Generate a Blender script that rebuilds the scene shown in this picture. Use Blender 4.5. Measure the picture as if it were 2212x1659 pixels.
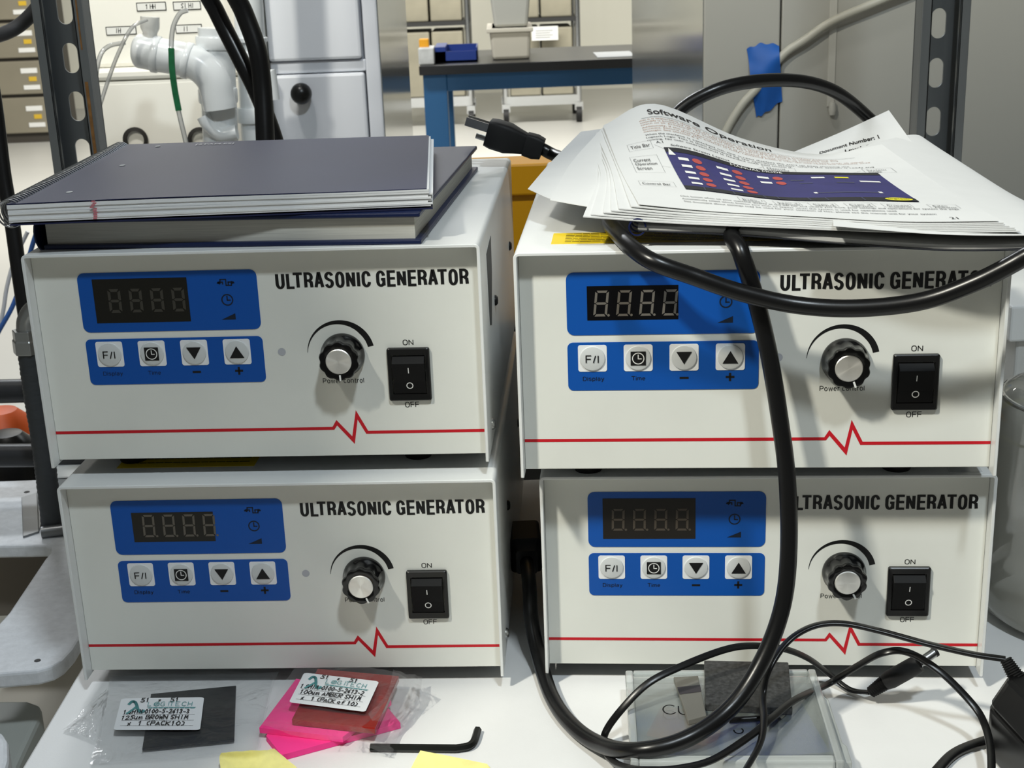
import bpy, bmesh, math, random
from mathutils import Vector, Matrix, noise
for o in list(bpy.data.objects): bpy.data.objects.remove(o)
scene = bpy.context.scene
COL = scene.collection
rnd = random.Random(7)

# ------------------------------------------------------------------ camera
F_PX, IMG_W, IMG_H = 2972.6, 2212.0, 1659.0
PITCH, ROLL = 0.30798, -0.03795
CAM = Vector((0.0, -0.78789, 0.44931))
c_fw = Vector((0, math.cos(PITCH), -math.sin(PITCH)))
_r = Vector((1, 0, 0)); _u = _r.cross(c_fw)
c_rt = _r*math.cos(ROLL) + _u*math.sin(ROLL)
c_up = -_r*math.sin(ROLL) + _u*math.cos(ROLL)
cd = bpy.data.cameras.new('camera'); cam = bpy.data.objects.new('camera', cd); COL.objects.link(cam)
cd.sensor_width = 36.0; cd.sensor_fit = 'HORIZONTAL'; cd.lens = F_PX/IMG_W*36.0
cd.clip_start = 0.02; cd.clip_end = 60
m3 = Matrix((c_rt, c_up, -c_fw)).transposed()
cam.matrix_world = Matrix.Translation(CAM) @ m3.to_4x4()
cd.dof.use_dof = True; cd.dof.focus_distance = 0.80; cd.dof.aperture_fstop = cd.lens/1.3
scene.camera = cam

# ------------------------------------------------------------------ light and exposure
scene.view_settings.view_transform = 'Standard'; scene.view_settings.look = 'None'
scene.view_settings.gamma = 1.0; scene.view_settings.use_curve_mapping = False
scene.view_settings.exposure = 0.0
w = bpy.data.worlds.new('room_light'); scene.world = w; w.use_nodes = True
wb = w.node_tree.nodes['Background']; wb.inputs[0].default_value = (1.0, 1.0, 0.90, 1); wb.inputs[1].default_value = 0.10
def lamp(name, loc, aim, power, col, sx, sy, spread=0):
    d = bpy.data.lights.new(name, 'AREA'); d.energy = power; d.color = col; d.shape = 'RECTANGLE'; d.size = sx; d.size_y = sy
    o = bpy.data.objects.new(name, d); COL.objects.link(o); o.location = loc
    if spread: d.spread = math.radians(spread)
    o.rotation_euler = (Vector(aim)-Vector(loc)).to_track_quat('-Z', 'Y').to_euler(); return o
lamp('ceiling_and_fill_light', (0.36, -1.13, 2.08), (0, 0, 0.1), 24, (0.84, 0.94, 1.0), 0.16, 0.16)
lamp('ceiling_and_fill_light', (-1.10, -1.08, 2.02), (0, 0, 0.1), 55, (1.0, 0.97, 0.85), 0.15, 0.15)
lamp('ceiling_and_fill_light', (-0.3, 6.6, 2.3), (-0.3, 7.4, -0.8), 420, (1.0, 0.98, 0.91), 5.0, 1.2)  # added to brighten the far wall and racks; no fixture in view
lamp('ceiling_and_fill_light', (-0.55, 0.25, 2.5), (-0.42, 1.25, 0.1), 3.2, (1.0, 0.98, 0.92), 0.5, 0.2, 50)  # fill light added to brighten the white machine and its pipes
lamp('ceiling_and_fill_light', (-0.9, 2.6, 2.2), (-0.9, 2.6, -0.8), 70, (0.93, 0.97, 1.0), 1.2, 0.3)

# ------------------------------------------------------------------ helpers
def ray(px, py): return c_fw + c_rt*((px-IMG_W/2)/F_PX) - c_up*((py-IMG_H/2)/F_PX)
def P(px, py, z):
    d = ray(px, py); return CAM + d*((z-CAM.z)/d.z)
def PY(px, py, y):
    d = ray(px, py); return CAM + d*((y-CAM.y)/d.y)

def lin(c): return tuple(((v/255.0)/12.92 if v <= 10 else ((v/255.0+0.055)/1.055)**2.4) for v in c)
MATS = {}
def mat(name, col, rough=0.5, metal=0.0, spec=0.5, vary=0.0, vscale=40, bump=0.0, bscale=300, trans=0.0, ior=1.45, aniso=0.0, coat=0.0, emit=None, alpha=1.0, stretch=None):
    if name in MATS: return MATS[name]
    m = bpy.data.materials.new(name); m.use_nodes = True; nt = m.node_tree; b = nt.nodes['Principled BSDF']
    c = lin(col)
    b.inputs['Base Color'].default_value = (*c, 1); b.inputs['Roughness'].default_value = rough; b.inputs['Metallic'].default_value = metal
    b.inputs['Specular IOR Level'].default_value = spec; b.inputs['Transmission Weight'].default_value = trans; b.inputs['IOR'].default_value = ior
    b.inputs['Coat Weight'].default_value = coat; b.inputs['Alpha'].default_value = alpha
    if emit: b.inputs['Emission Color'].default_value = (*lin(emit[0]), 1); b.inputs['Emission Strength'].default_value = emit[1]
    tc = None
    if vary or bump:
        tc = nt.nodes.new('ShaderNodeTexCoord'); src = tc.outputs['Object']
        if stretch:
            mp = nt.nodes.new('ShaderNodeMapping'); mp.inputs['Scale'].default_value = stretch; nt.links.new(src, mp.inputs[0]); src = mp.outputs[0]
    if vary:
        n = nt.nodes.new('ShaderNodeTexNoise'); n.inputs['Scale'].default_value = vscale; n.inputs['Detail'].default_value = 5
        nt.links.new(src, n.inputs['Vector'])
        r = nt.nodes.new('ShaderNodeMapRange'); r.inputs[1].default_value = 0.3; r.inputs[2].default_value = 0.7; r.inputs[3].default_value = 1-vary; r.inputs[4].default_value = 1+vary*0.4
        nt.links.new(n.outputs['Fac'], r.inputs[0])
        mx = nt.nodes.new('ShaderNodeMix'); mx.data_type = 'RGBA'; mx.blend_type = 'MULTIPLY'; mx.inputs[0].default_value = 1
        mx.inputs[6].default_value = (*c, 1); nt.links.new(r.outputs[0], mx.inputs[7]); nt.links.new(mx.outputs[2], b.inputs['Base Color'])
    if bump:
        n2 = nt.nodes.new('ShaderNodeTexNoise'); n2.inputs['Scale'].default_value = bscale; n2.inputs['Detail'].default_value = 3
        nt.links.new(src, n2.inputs['Vector'])
        bp = nt.nodes.new('ShaderNodeBump'); bp.inputs['Strength'].default_value = bump; bp.inputs['Distance'].default_value = 0.001
        nt.links.new(n2.outputs['Fac'], bp.inputs['Height']); nt.links.new(bp.outputs[0], b.inputs['Normal'])
    if aniso:
        b.inputs['Anisotropic'].default_value = aniso
        t = nt.nodes.new('ShaderNodeTangent'); t.direction_type = 'RADIAL'; t.axis = 'Y'; nt.links.new(t.outputs[0], b.inputs['Tangent'])
    MATS[name] = m; return m
def film(name, col, clear=0.8, rough=0.08, gloss=0.12, bump=0.0, bscale=60):
    """thin clear plastic: part straight-through, part milky, part glossy"""
    if name in MATS: return MATS[name]
    m = bpy.data.materials.new(name); m.use_nodes = True; nt = m.node_tree; nt.nodes.remove(nt.nodes['Principled BSDF'])
    out = nt.nodes['Material Output']
    tr = nt.nodes.new('ShaderNodeBsdfTransparent'); tr.inputs[0].default_value = (0.98, 0.98, 0.98, 1)
    df = nt.nodes.new('ShaderNodeBsdfDiffuse'); df.inputs[0].default_value = (*lin(col), 1)
    gl = nt.nodes.new('ShaderNodeBsdfGlossy'); gl.inputs['Roughness'].default_value = rough
    a = nt.nodes.new('ShaderNodeMixShader'); a.inputs[0].default_value = clear; nt.links.new(df.outputs[0], a.inputs[1]); nt.links.new(tr.outputs[0], a.inputs[2])
    fr = nt.nodes.new('ShaderNodeFresnel'); fr.inputs[0].default_value = 1.4
    ad = nt.nodes.new('ShaderNodeMath'); ad.operation = 'MULTIPLY'; ad.inputs[1].default_value = gloss/0.05; ad.use_clamp = True
    nt.links.new(fr.outputs[0], ad.inputs[0])
    b = nt.nodes.new('ShaderNodeMixShader'); nt.links.new(ad.outputs[0], b.inputs[0]); nt.links.new(a.outputs[0], b.inputs[1]); nt.links.new(gl.outputs[0], b.inputs[2])
    nt.links.new(b.outputs[0], out.inputs[0])
    if bump:
        tc = nt.nodes.new('ShaderNodeTexCoord'); n2 = nt.nodes.new('ShaderNodeTexNoise'); n2.inputs['Scale'].default_value = bscale; n2.inputs['Detail'].default_value = 4; n2.inputs['Distortion'].default_value = 1.5
        nt.links.new(tc.outputs['Object'], n2.inputs['Vector'])
        bp = nt.nodes.new('ShaderNodeBump'); bp.inputs['Strength'].default_value = bump; bp.inputs['Distance'].default_value = 0.004
        nt.links.new(n2.outputs['Fac'], bp.inputs['Height']); nt.links.new(bp.outputs[0], gl.inputs['Normal']); nt.links.new(bp.outputs[0], fr.inputs['Normal'])
    MATS[name] = m; return m

def obj(name, bm, material, parent=None, smooth=False, bevel=0, seg=2, solid=0, sub=0):
    me = bpy.data.meshes.new(name); bm.normal_update(); bm.to_mesh(me); bm.free()
    o = bpy.data.objects.new(name, me); COL.objects.link(o); me.materials.append(material)
    if parent is not None: o.parent = parent
    if smooth:
        me.polygons.foreach_set('use_smooth', [True]*len(me.polygons)); me.set_sharp_from_angle(angle=math.radians(40 if smooth is True else smooth))
    if solid:
        s = o.modifiers.new('solid', 'SOLIDIFY'); s.thickness = abs(solid); s.offset = -1 if solid > 0 else 1
        if smooth: e = o.modifiers.new('split', 'EDGE_SPLIT'); e.split_angle = math.radians(50)
    if bevel:
        b = o.modifiers.new('bevel', 'BEVEL'); b.width = bevel; b.segments = seg; b.limit_method = 'ANGLE'; b.angle_limit = math.radians(35)
        b.harden_normals = False
    if sub:
        s = o.modifiers.new('sub', 'SUBSURF'); s.levels = sub; s.render_levels = sub
    return o
def tag(o, label, cat, group=None, kind=None):
    o['label'] = label; o['category'] = cat
    if group: o['group'] = group
    if kind: o['kind'] = kind
    return o
def thing(name, label, cat, loc=(0, 0, 0), rotz=0, group=None):
    o = bpy.data.objects.new(name, None); COL.objects.link(o); o.empty_display_size = 0.02
    o.location = loc; o.rotation_euler = (0, 0, rotz); return tag(o, label, cat, group)
def struct(o): o['kind'] = 'structure'; return o
def NB(): return bmesh.new()
def bx(bm, x0, x1, y0, y1, z0, z1, M=None):
    vs = [bm.verts.new((x, y, z)) for x in (x0, x1) for y in (y0, y1) for z in (z0, z1)]
    if M is not None:
        for v in vs: v.co = M @ v.co
    for f in ((0, 1, 3, 2), (4, 6, 7, 5), (0, 4, 5, 1), (2, 3, 7, 6), (0, 2, 6, 4), (1, 5, 7, 3)): bm.faces.new([vs[i] for i in f])
    return bm
def prism(bm, pts, a, b, T):
    """polygon pts [(p,q)] extruded from a to b; T(p,q,h)->xyz"""
    n = len(pts)
    A = [bm.verts.new(T(p, q, a)) for p, q in pts]; B = [bm.verts.new(T(p, q, b)) for p, q in pts]
    bm.faces.new(A[::-1]); bm.faces.new(B)
    for i in range(n): bm.faces.new((A[i], A[(i+1) % n], B[(i+1) % n], B[i]))
    bmesh.ops.recalc_face_normals(bm, faces=bm.faces[:])
    return bm
def flat(bm, pts, T):
    bm.faces.new([bm.verts.new(T(p, q)) for p, q in pts]); return bm
def rrect(x0, x1, y0, y1, r, n=5):
    o = []
    for cx, cy, a0 in ((x1-r, y1-r, 0), (x0+r, y1-r, 90), (x0+r, y0+r, 180), (x1-r, y0+r, 270)):
        for i in range(n+1):
            a = math.radians(a0+90*i/n); o.append((cx+r*math.cos(a), cy+r*math.sin(a)))
    return o
def disc(cx, cy, r, n=32): return [(cx+r*math.cos(2*math.pi*i/n), cy+r*math.sin(2*math.pi*i/n)) for i in range(n)]
def ringpoly(bm, cx, cy, r0, r1, T, n=32, a0=0, a1=360):
    full = abs(a1-a0) >= 360
    R = []
    for i in range(n if full else n+1):
        a = math.radians(a0+(a1-a0)*i/n); R.append((bm.verts.new(T(cx+r0*math.cos(a), cy+r0*math.sin(a))), bm.verts.new(T(cx+r1*math.cos(a), cy+r1*math.sin(a)))))
    for i in range(len(R) if full else len(R)-1):
        a, b = R[i], R[(i+1) % len(R)]; bm.faces.new((a[0], a[1], b[1], b[0]))
def lathe(bm, prof, M=None, n=40, rf=None):
    """prof [(r,h)] about local z; rf(angle,r,h)->r"""
    rings = []
    for r, h in prof:
        ring = []
        if r < 1e-6: ring = [bm.verts.new((0, 0, h))]
        else:
            for i in range(n):
                a = 2*math.pi*i/n; rr = rf(a, r, h) if rf else r
                ring.append(bm.verts.new((rr*math.cos(a), rr*math.sin(a), h)))
        rings.append(ring)
    for A, B in zip(rings, rings[1:]):
        for i in range(n):
            j = (i+1) % n
            if len(A) == 1 and len(B) == 1: continue
            if len(A) == 1: bm.faces.new((A[0], B[i], B[j]))
            elif len(B) == 1: bm.faces.new((A[i], A[j], B[0]))
            else: bm.faces.new((A[i], A[j], B[j], B[i]))
    if M is not None:
        for ring in rings:
            for v in ring: v.co = M @ v.co
    return bm
def axisM(p, d):
    return Matrix.Translation(Vector(p)) @ Vector(d).normalized().to_track_quat('Z', 'Y').to_matrix().to_4x4()
def spline(pts, n=10):
    pts = [Vector(p) for p in pts]; out = []
    for i in range(len(pts)-1):
        p1, p2 = pts[i], pts[i+1]; p0 = pts[i-1] if i else p1*2-p2; p3 = pts[i+2] if i+2 < len(pts) else p2*2-p1
        for k in range(n):
            t = k/n; out.append(0.5*((2*p1)+(p2-p0)*t+(2*p0-5*p1+4*p2-p3)*t*t+(3*p1-p0-3*p2+p3)*t*t*t))
    out.append(pts[-1]); return out
def sweep(bm, path, prof, closed_prof=True, cap=True, up0=None, scale=None):
    """prof [(a,b)] swept on the path with parallel transport"""
    path = [Vector(p) for p in path]; n = len(path)
    T = [(path[min(i+1, n-1)]-path[max(i-1, 0)]).normalized() for i in range(n)]
    up = Vector(up0) if up0 else Vector((0, 0, 1))
    if abs(up.dot(T[0])) > 0.95: up = Vector((0, 1, 0))
    up = (up-T[0]*up.dot(T[0])).normalized(); rings = []
    for i in range(n):
        if i:
            q = T[i-1].rotation_difference(T[i]); up = q @ up; up = (up-T[i]*up.dot(T[i])).normalized()
        s = up.cross(T[i]); k = scale(i/(n-1)) if scale else 1
        rings.append([bm.verts.new(path[i]+(s*a+up*b)*k) for a, b in prof])
    m = len(prof)
    for A, B in zip(rings, rings[1:]):
        for i in range(m if closed_prof else m-1): bm.faces.new((A[i], A[(i+1) % m], B[(i+1) % m], B[i]))
    if cap and closed_prof:
        bm.faces.new(rings[0][::-1]); bm.faces.new(rings[-1])
    bmesh.ops.recalc_face_normals(bm, faces=bm.faces[:])
    return bm
def circ(r, n=14): return [(r*math.cos(2*math.pi*i/n), r*math.sin(2*math.pi*i/n)) for i in range(n)]
def twin(r, n=9):
    o = []
    for s in (1, -1):
        for i in range(n+1):
            a = -math.pi*0.5*0.78+math.pi*0.78*i/n
            if s < 0: a += math.pi
            o.append((s*r*0.86+r*math.cos(a), r*math.sin(a)))
    return o
def tube(bm, pts, r, n=14, sm=10): return sweep(bm, spline(pts, sm) if sm else pts, circ(r, n))

# lettering from Blender's own font, turned into flat mesh
_tc = {}
def text_geo(s, bold=0.0, shear=0.0):
    k = (s, bold, shear)
    if k in _tc: return _tc[k]
    cu = bpy.data.curves.new('lettering', 'FONT'); cu.body = s; cu.offset = bold; cu.shear = shear; cu.resolution_u = 5; cu.fill_mode = 'FRONT'
    o = bpy.data.objects.new('lettering', cu); COL.objects.link(o)
    dg = bpy.context.evaluated_depsgraph_get(); me = bpy.data.meshes.new_from_object(o.evaluated_get(dg))
    vs = [tuple(v.co)[:2] for v in me.vertices]; fs = [tuple(p.vertices) for p in me.polygons]
    bpy.data.objects.remove(o); bpy.data.curves.remove(cu); bpy.data.meshes.remove(me)
    if vs:
        x0 = min(v[0] for v in vs); y0 = min(v[1] for v in vs); x1 = max(v[0] for v in vs); y1 = max(v[1] for v in vs)
    else: x0 = y0 = 0; x1 = y1 = 1
    _tc[k] = (vs, fs, x0, y0, x1, y1); return _tc[k]
def text_box(bm, s, x0, x1, y0, y1, T, bold=0.0, shear=0.0):
    """text fitted into a rectangle"""
    vs, fs, a0, b0, a1, b1 = text_geo(s, bold, shear)
    V = [bm.verts.new(T(x0+(x-a0)/(a1-a0)*(x1-x0), y0+(y-b0)/(b1-b0)*(y1-y0))) for x, y in vs]
    for f in fs:
        try: bm.faces.new([V[i] for i in f])
        except ValueError: pass
def text_at(bm, s, cx, y, h, T, bold=0.0, align='C', sx=1.0):
    """text with cap height h on baseline y"""
    vs, fs, a0, b0, a1, b1 = text_geo(s, bold); k = h/0.69
    off = -(a0+a1)/2 if align == 'C' else (-a0 if align == 'L' else -a1)
    V = [bm.verts.new(T(cx+(x+off)*k*sx, y+yy*k)) for x, yy in vs]
    for f in fs:
        try: bm.faces.new([V[i] for i in f])
        except ValueError: pass
# pen strokes
GL = {'A': '00 36 60|12 52', 'B': '00 08 48 57 44 04|44 63 61 40 00', 'C': '67 48 17 03 11 40 61', 'E': '60 00 08 68|04 44', 'F': '00 08 68|04 44', 'G': '67 48 17 03 11 40 61 64 44',
      'H': '00 08|60 68|04 64', 'I': '30 38', 'K': '00 08|67 04 60', 'L': '08 00 50', 'M': '00 18 33 58 60', 'N': '00 08 60 68', 'O': '30 03 15 38 65 62 30', 'P': '00 08 58 66 54 04', 'R': '00 08 58 66 54 04 60',
      'S': '67 38 06 24 52 30 01', 'T': '08 68|38 30', 'W': '08 10 35 50 68', 'X': '00 66|06 60', '0': '30 03 15 38 65 62 30', '1': '16 38 30', '2': '06 28 57 54 00 60', '3': '07 38 56 24 52 30 01', '5': '68 18 15 45 62 30 01',
      '6': '58 14 11 30 52 34 03', '-': '13 53', '.': '20 21', '(': '58 26 22 50', ')': '18 46 42 10', 'x': '10 56|15 51', 'u': '06 02 20 42 46|42 50', 'm': '00 05|04 15 30|34 55 60', 'f': '68 37 30|14 54', 'o': '30 02 14 35 53 30', '/': '00 68', 'c': '55 35 13 20 50'}
def pen(bm, s, x, y, h, T, wd, adv=0.8, jit=0.0, slant=0.12, seed=1):
    r = random.Random(seed); k = h/8.0
    for ch in s:
        if ch == ' ': x += adv*h*0.55; continue
        for st in GL[ch].split('|'):
            pts = [(int(a[0]), int(a[1])) for a in st.split()]
            pts = [Vector((x+(p[0]+slant*p[1])*k*0.95*adv+r.uniform(-1, 1)*jit*h, y+p[1]*k+r.uniform(-1, 1)*jit*h, 0)) for p in pts]
            stroke(bm, pts, wd, T)
        x += adv*h*0.95
    return x
def stroke(bm, pts, wd, T):
    for a, b in zip(pts, pts[1:]):
        d = (b-a)
        if d.length < 1e-7: continue
        d.normalize(); n = Vector((-d.y, d.x, 0))*wd/2; e = d*wd*0.35
        q = [a-e+n, a-e-n, b+e-n, b+e+n]
        bm.faces.new([bm.verts.new(T(v.x, v.y)) for v in q])
def arcp(cx, cy, rx, ry, a0, a1, n=10): return [(cx+rx*math.cos(math.radians(a0+(a1-a0)*i/n)), cy+ry*math.sin(math.radians(a0+(a1-a0)*i/n))) for i in range(n+1)]
def _glyphs(w, e=0.5):
    """plain sans-serif letters as centre lines; cap height 10, w = width of a normal capital"""
    h = w/2; A = arcp; G = {}
    G['U'] = (w, [[(0, 10), (0, 3)]+A(h, 3, h, 3, 180, 360)+[(w, 3), (w, 10)]]); G['L'] = (w*.80, [[(0, 10), (0, 0), (w*.80+e, 0)]]); G['T'] = (w, [[(-e, 10), (w+e, 10)], [(h, 10), (h, 0)]])
    G['R'] = (w, [[(0, 0), (0, 10), (h, 10)]+A(h, 7.45, h, 2.55, 90, -90)+[(0, 4.9)], [(h*1.1, 4.9), (w*.93, 3.6), (w, 0)]]); G['P'] = (w, [[(0, 0), (0, 10), (h, 10)]+A(h, 7.3, h, 2.7, 90, -90)+[(0, 4.6)]])
    G['A'] = (w*1.12, [[(0, 0), (w*.5, 10), (w*.62, 10), (w*1.12, 0)], [(w*.17, 3.2), (w*.95, 3.2)]])
    G['S'] = (w, [A(h, 7.5, h, 2.5, 15, 180)+A(h, 7.5, h, 2.1, 200, 255, 4)+[(h, 5.1)]+A(h, 2.6, h, 2.4, 75, 0, 5)+A(h, 2.6, h, 2.6, 0, -165)])
    G['O'] = (w, [A(h, 3.2, h, 3.2, 0, -180)+A(h, 6.8, h, 3.2, 180, 0)+[(w, 3.2)]]); G['N'] = (w, [[(0, 0), (0, 10)], [(0.0, 9.8), (w, 0.2)], [(w, 0), (w, 10)]])
    G['I'] = (0, [[(0, 0), (0, 10)]]); G['C'] = (w, [A(h, 6.9, h, 3.1, 5, 180)+A(h, 3.1, h, 3.1, 180, 355)]); G['G'] = (w, [A(h, 6.9, h, 3.1, 5, 180)+A(h, 3.1, h, 3.1, 180, 330)+[(w, 0)], [(w, 0.2), (w, 4.6), (h*1.1, 4.6)]])
    G['E'] = (w*.86, [[(w*.86+e, 0), (0, 0), (0, 10), (w*.86+e, 10)], [(0, 5.2), (w*.80+e, 5.2)]]); G['F'] = (w*.82, [[(0, 0), (0, 10), (w*.82+e, 10)], [(0, 5.2), (w*.74+e, 5.2)]]); G['D'] = (w, [[(0, 0), (0, 10), (h, 10)]+A(h, 6.3, h, 3.7, 90, 0)+A(h, 3.7, h, 3.7, 0, -90)+[(0, 0)]])
    G['/'] = (w*.4, [[(0, 0), (w*.42, 10)]]); x = 7.2; r = w*.40; d = 2*r
    G['o'] = (d, [A(r, x/2, r, x/2, 0, 360, 20)]); G['c'] = (d*.95, [A(r, x/2, r, x/2, 45, 315, 16)]); G['n'] = (d, [[(0, 0), (0, x)], [(0, x*.62)]+A(r, x*.62, r, x*.38, 160, 0)+[(d, 0)]]); G['r'] = (r*1.1, [[(0, 0), (0, x)], A(r*1.1, x*.55, r*1.1, x*.43, 180, 80)])
    G['t'] = (r*1.1, [[(r*.5, 9.4), (r*.5, 1.2), (r*.8, .1), (r*1.3, .1)], [(0, x), (r*1.3, x)]]); G['l'] = (0, [[(0, 0), (0, 10)]]); G['i'] = (0, [[(0, 0), (0, x)], [(0, 8.9), (0, 10)]])
    G['s'] = (d*.9, [A(r*.9, x*.74, r*.9, x*.26, 20, 200)+[(r*.9, x*.5)]+A(r*.9, x*.26, r*.9, x*.26, 60, -160)]); G['p'] = (d, [[(0, x), (0, -2.8)], A(r, x/2, r, x/2, 180, -180, 20)]); G['a'] = (d*.95, [A(r*.95, x*.64, r*.95, x*.36, 150, 0)+[(d*.95, 0)], A(r*.9, x*.29, r*.9, x*.29, 20, 340, 16)])
    G['y'] = (d, [[(0, x), (r, .3)], [(d, x), (r*.8, -1.6), (r*.3, -2.7), (0, -2.7)]]); G['w'] = (d*1.5, [[(0, x), (d*.38, 0), (d*.75, x), (d*1.12, 0), (d*1.5, x)]]); G['e'] = (d, [[(0.1, x*.52), (d, x*.52)]+A(r, x/2, r, x/2, 5, 315, 18)]); G['m'] = (d*1.6, [[(0, 0), (0, x)], [(0, x*.62)]+A(r*.8, x*.66, r*.8, x*.34, 160, 0)+[(d*.8, 0)], [(d*.8, x*.62)]+A(d*1.2, x*.66, r*.8, x*.34, 160, 0)+[(d*1.6, 0)]])
    return G
def sans(bm, s, x0, x1, y0, y1, T, w=4.4, stem=1.0, bar=0.8, gap=1.2, space=3.0):
    """bold sans lettering, fitted into x0..x1, cap height y0..y1"""
    G = _glyphs(w, stem/2); x = stem/2; items = []; last = ' '; kk = 0
    for ch in s:
        if ch == ' ': x += space; continue
        gw, st = G[ch]
        if ch == 'T' and items and last in 'LAR': x -= {'L': 1.5, 'A': 1.1, 'R': 0.2}[last]
        if ch == 'A' and items and last in 'TR': x -= {'T': 1.0, 'R': 0.4}[last]
        if ch == 'S' and last == 'A': x -= 0.6
        last = ch; items.append((x, st)); x += gw+stem+gap
    tot = x-gap-stem/2; kx = (x1-x0)/tot; ky = (y1-y0)/10.0; ib = bar/2
    for gx, st in items:
        for pl_ in st:
            pts = [Vector((gx+p[0], ib+p[1]*(10-bar)/10, 0)) for p in pl_]
            pts = [p for i, p in enumerate(pts) if i == 0 or (p-pts[i-1]).length > 1e-4]
            n = len(pts); closed = (pts[0]-pts[-1]).length < 1e-3; dirs = [(pts[i+1]-pts[i]).normalized() for i in range(n-1)]; Lr = []
            for i in range(n):
                a = dirs[i-1] if i else (dirs[-1] if closed else dirs[0]); b = dirs[i] if i < n-1 else (dirs[0] if closed else dirs[-1])
                na, nb_ = Vector((-a.y, a.x, 0)), Vector((-b.y, b.x, 0)); m = (na+nb_)
                m = m.normalized() if m.length > .2 else na; c = max(0.45, m.dot(na))
                off = Vector((m.x*stem/2, m.y*bar/2, 0))/c; q = pts[i]
                if i == 0 and not closed and len(st) > 0: pass
                Lr.append((q+off, q-off))
            V = [(bm.verts.new(T(x0+p.x*kx, y0+p.y*ky)), bm.verts.new(T(x0+q.x*kx, y0+q.y*ky))) for p, q in Lr]
            kk = (kk+1) % 4
            for p, q in V: p.co.y -= 2.5e-5*kk; q.co.y -= 2.5e-5*kk
            for p, q in zip(V, V[1:]): bm.faces.new((p[1], q[1], q[0], p[0]))
class Surf:
    """smooth sheet through a grid of points: rows (v) of columns (u)"""
    def __init__(s, rows): s.rows = [[Vector(p) for p in r] for r in rows]
    @staticmethod
    def cr(ps, t):
        n = len(ps)-1; t = min(max(t, 0), 1)*n; i = min(int(t), n-1); f = t-i
        p1, p2 = ps[i], ps[i+1]; p0 = ps[i-1] if i else p1*2-p2; p3 = ps[i+2] if i+2 <= n else p2*2-p1
        return 0.5*((2*p1)+(p2-p0)*f+(2*p0-5*p1+4*p2-p3)*f*f+(3*p1-p0-3*p2+p3)*f**3)
    def __call__(s, u, v): return s.cr([s.cr(r, u) for r in s.rows], v)
    def nrm(s, u, v):
        e = 0.01; a = s(min(u+e, 1), v)-s(max(u-e, 0), v); b = s(u, min(v+e, 1))-s(u, max(v-e, 0)); return a.cross(b).normalized()
    def on(s, h): return lambda u, v: s(u, v)+s.nrm(u, v)*h
    def mesh(s, bm, nu=24, nv=24, f=None):
        g = [[bm.verts.new(s(i/nu, j/nv)+(f(i/nu, j/nv) if f else Vector((0, 0, 0)))) for i in range(nu+1)] for j in range(nv+1)]
        for j in range(nv):
            for i in range(nu): bm.faces.new((g[j][i], g[j][i+1], g[j+1][i+1], g[j+1][i]))
        return bm
def patch(bm, S, u0, u1, v0, v1, h, n=14, m=8):
    T = S.on(h); g = [[bm.verts.new(T(u0+(u1-u0)*i/n, v0+(v1-v0)*j/m)) for i in range(n+1)] for j in range(m+1)]
    for j in range(m):
        for i in range(n): bm.faces.new((g[j][i], g[j][i+1], g[j+1][i+1], g[j+1][i]))
def frameline(bm, S, pts, wd, h):
    T = S.on(h); P2 = [Vector((*p, 0)) for p in pts]; out = []
    for a, b in zip(P2, P2[1:]):
        n = max(1, int((b-a).length/0.04))
        for i in range(n): stroke(bm, [a+(b-a)*i/n, a+(b-a)*(i+1)/n], wd, T)

# ------------------------------------------------------------------ materials
M_shell = mat('white_powder_coat', (226, 228, 227), 0.30, vary=0.05, vscale=9, bump=0.06, bscale=900)
M_panel = mat('white_panel_paint', (226, 227, 220), 0.38, vary=0.05, vscale=14)
M_blue = mat('blue_overlay', (0, 78, 164), 0.42)
M_ink = mat('black_ink', (12, 12, 13), 0.5)
M_inkblue = mat('dark_ink_on_blue', (8, 24, 44), 0.5)
M_red = mat('red_ink', (196, 14, 32), 0.5)
M_btn = mat('white_button_film', (232, 234, 236), 0.4)
M_dome = mat('button_dome_film', (205, 208, 208), 0.3)
M_rub = mat('black_rubber', (14, 14, 15), 0.6)
M_blk = mat('black_plastic', (13, 13, 14), 0.32)
M_knob = mat('gloss_black_plastic', (9, 9, 10), 0.14)
M_alu = mat('spun_aluminium', (232, 230, 224), 0.30, metal=0.62, aniso=0.85)
M_steel = mat('bare_steel', (170, 172, 172), 0.3, metal=1.0)
M_white = mat('white_mark', (225, 225, 222), 0.5)
M_yel = mat('yellow_label', (226, 196, 14), 0.45)
M_chas = mat('grey_chassis', (120, 124, 126), 0.5)
M_paper = mat('white_paper', (208, 209, 208), 0.85, spec=0.2, vary=0.02, vscale=60)
# ------------------------------------------------------------------ the setting
TBL_X0 = -0.2935
M_table = mat('white_laminate', (226, 226, 225), 0.42, vary=0.035, vscale=18, bump=0.05, bscale=700)
bm = NB(); prism(bm, [(TBL_X0-0.004, -0.20), (0.75, -0.20), (0.75, 0.345), (TBL_X0+0.002, 0.345)], -0.028, 0.0, lambda p, q, h: (p, q, h))
t = thing('work_table', 'white laminate work table top carrying the four ultrasonic generators', 'table', (0, 0, -0.82))
tb = obj('table_top', bm, M_table, t, bevel=0.0015); tb.location = (0, 0, 0.82)
for lx, ly in ((-0.25, -0.15), (0.7, -0.15), (-0.25, 0.31), (0.7, 0.31)):
    obj('leg', bx(NB(), lx-0.02, lx+0.02, ly-0.02, ly+0.02, 0, 0.792), M_chas, t)
M_floor = mat('pale_concrete', (188, 187, 182), 0.35, vary=0.06, vscale=1.2)
struct(obj('floor', bx(NB(), -7, 7, -2.6, 12, -0.92, -0.82), M_floor))
struct(obj('light_blocker_left', bx(NB(), -1.9, -0.50, -0.46, -0.43, -0.82, 1.5), mat('grey_blocker', (150, 152, 150), 0.7)))  # unseen panel, added to keep the warm lamp off the left-hand generators
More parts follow.
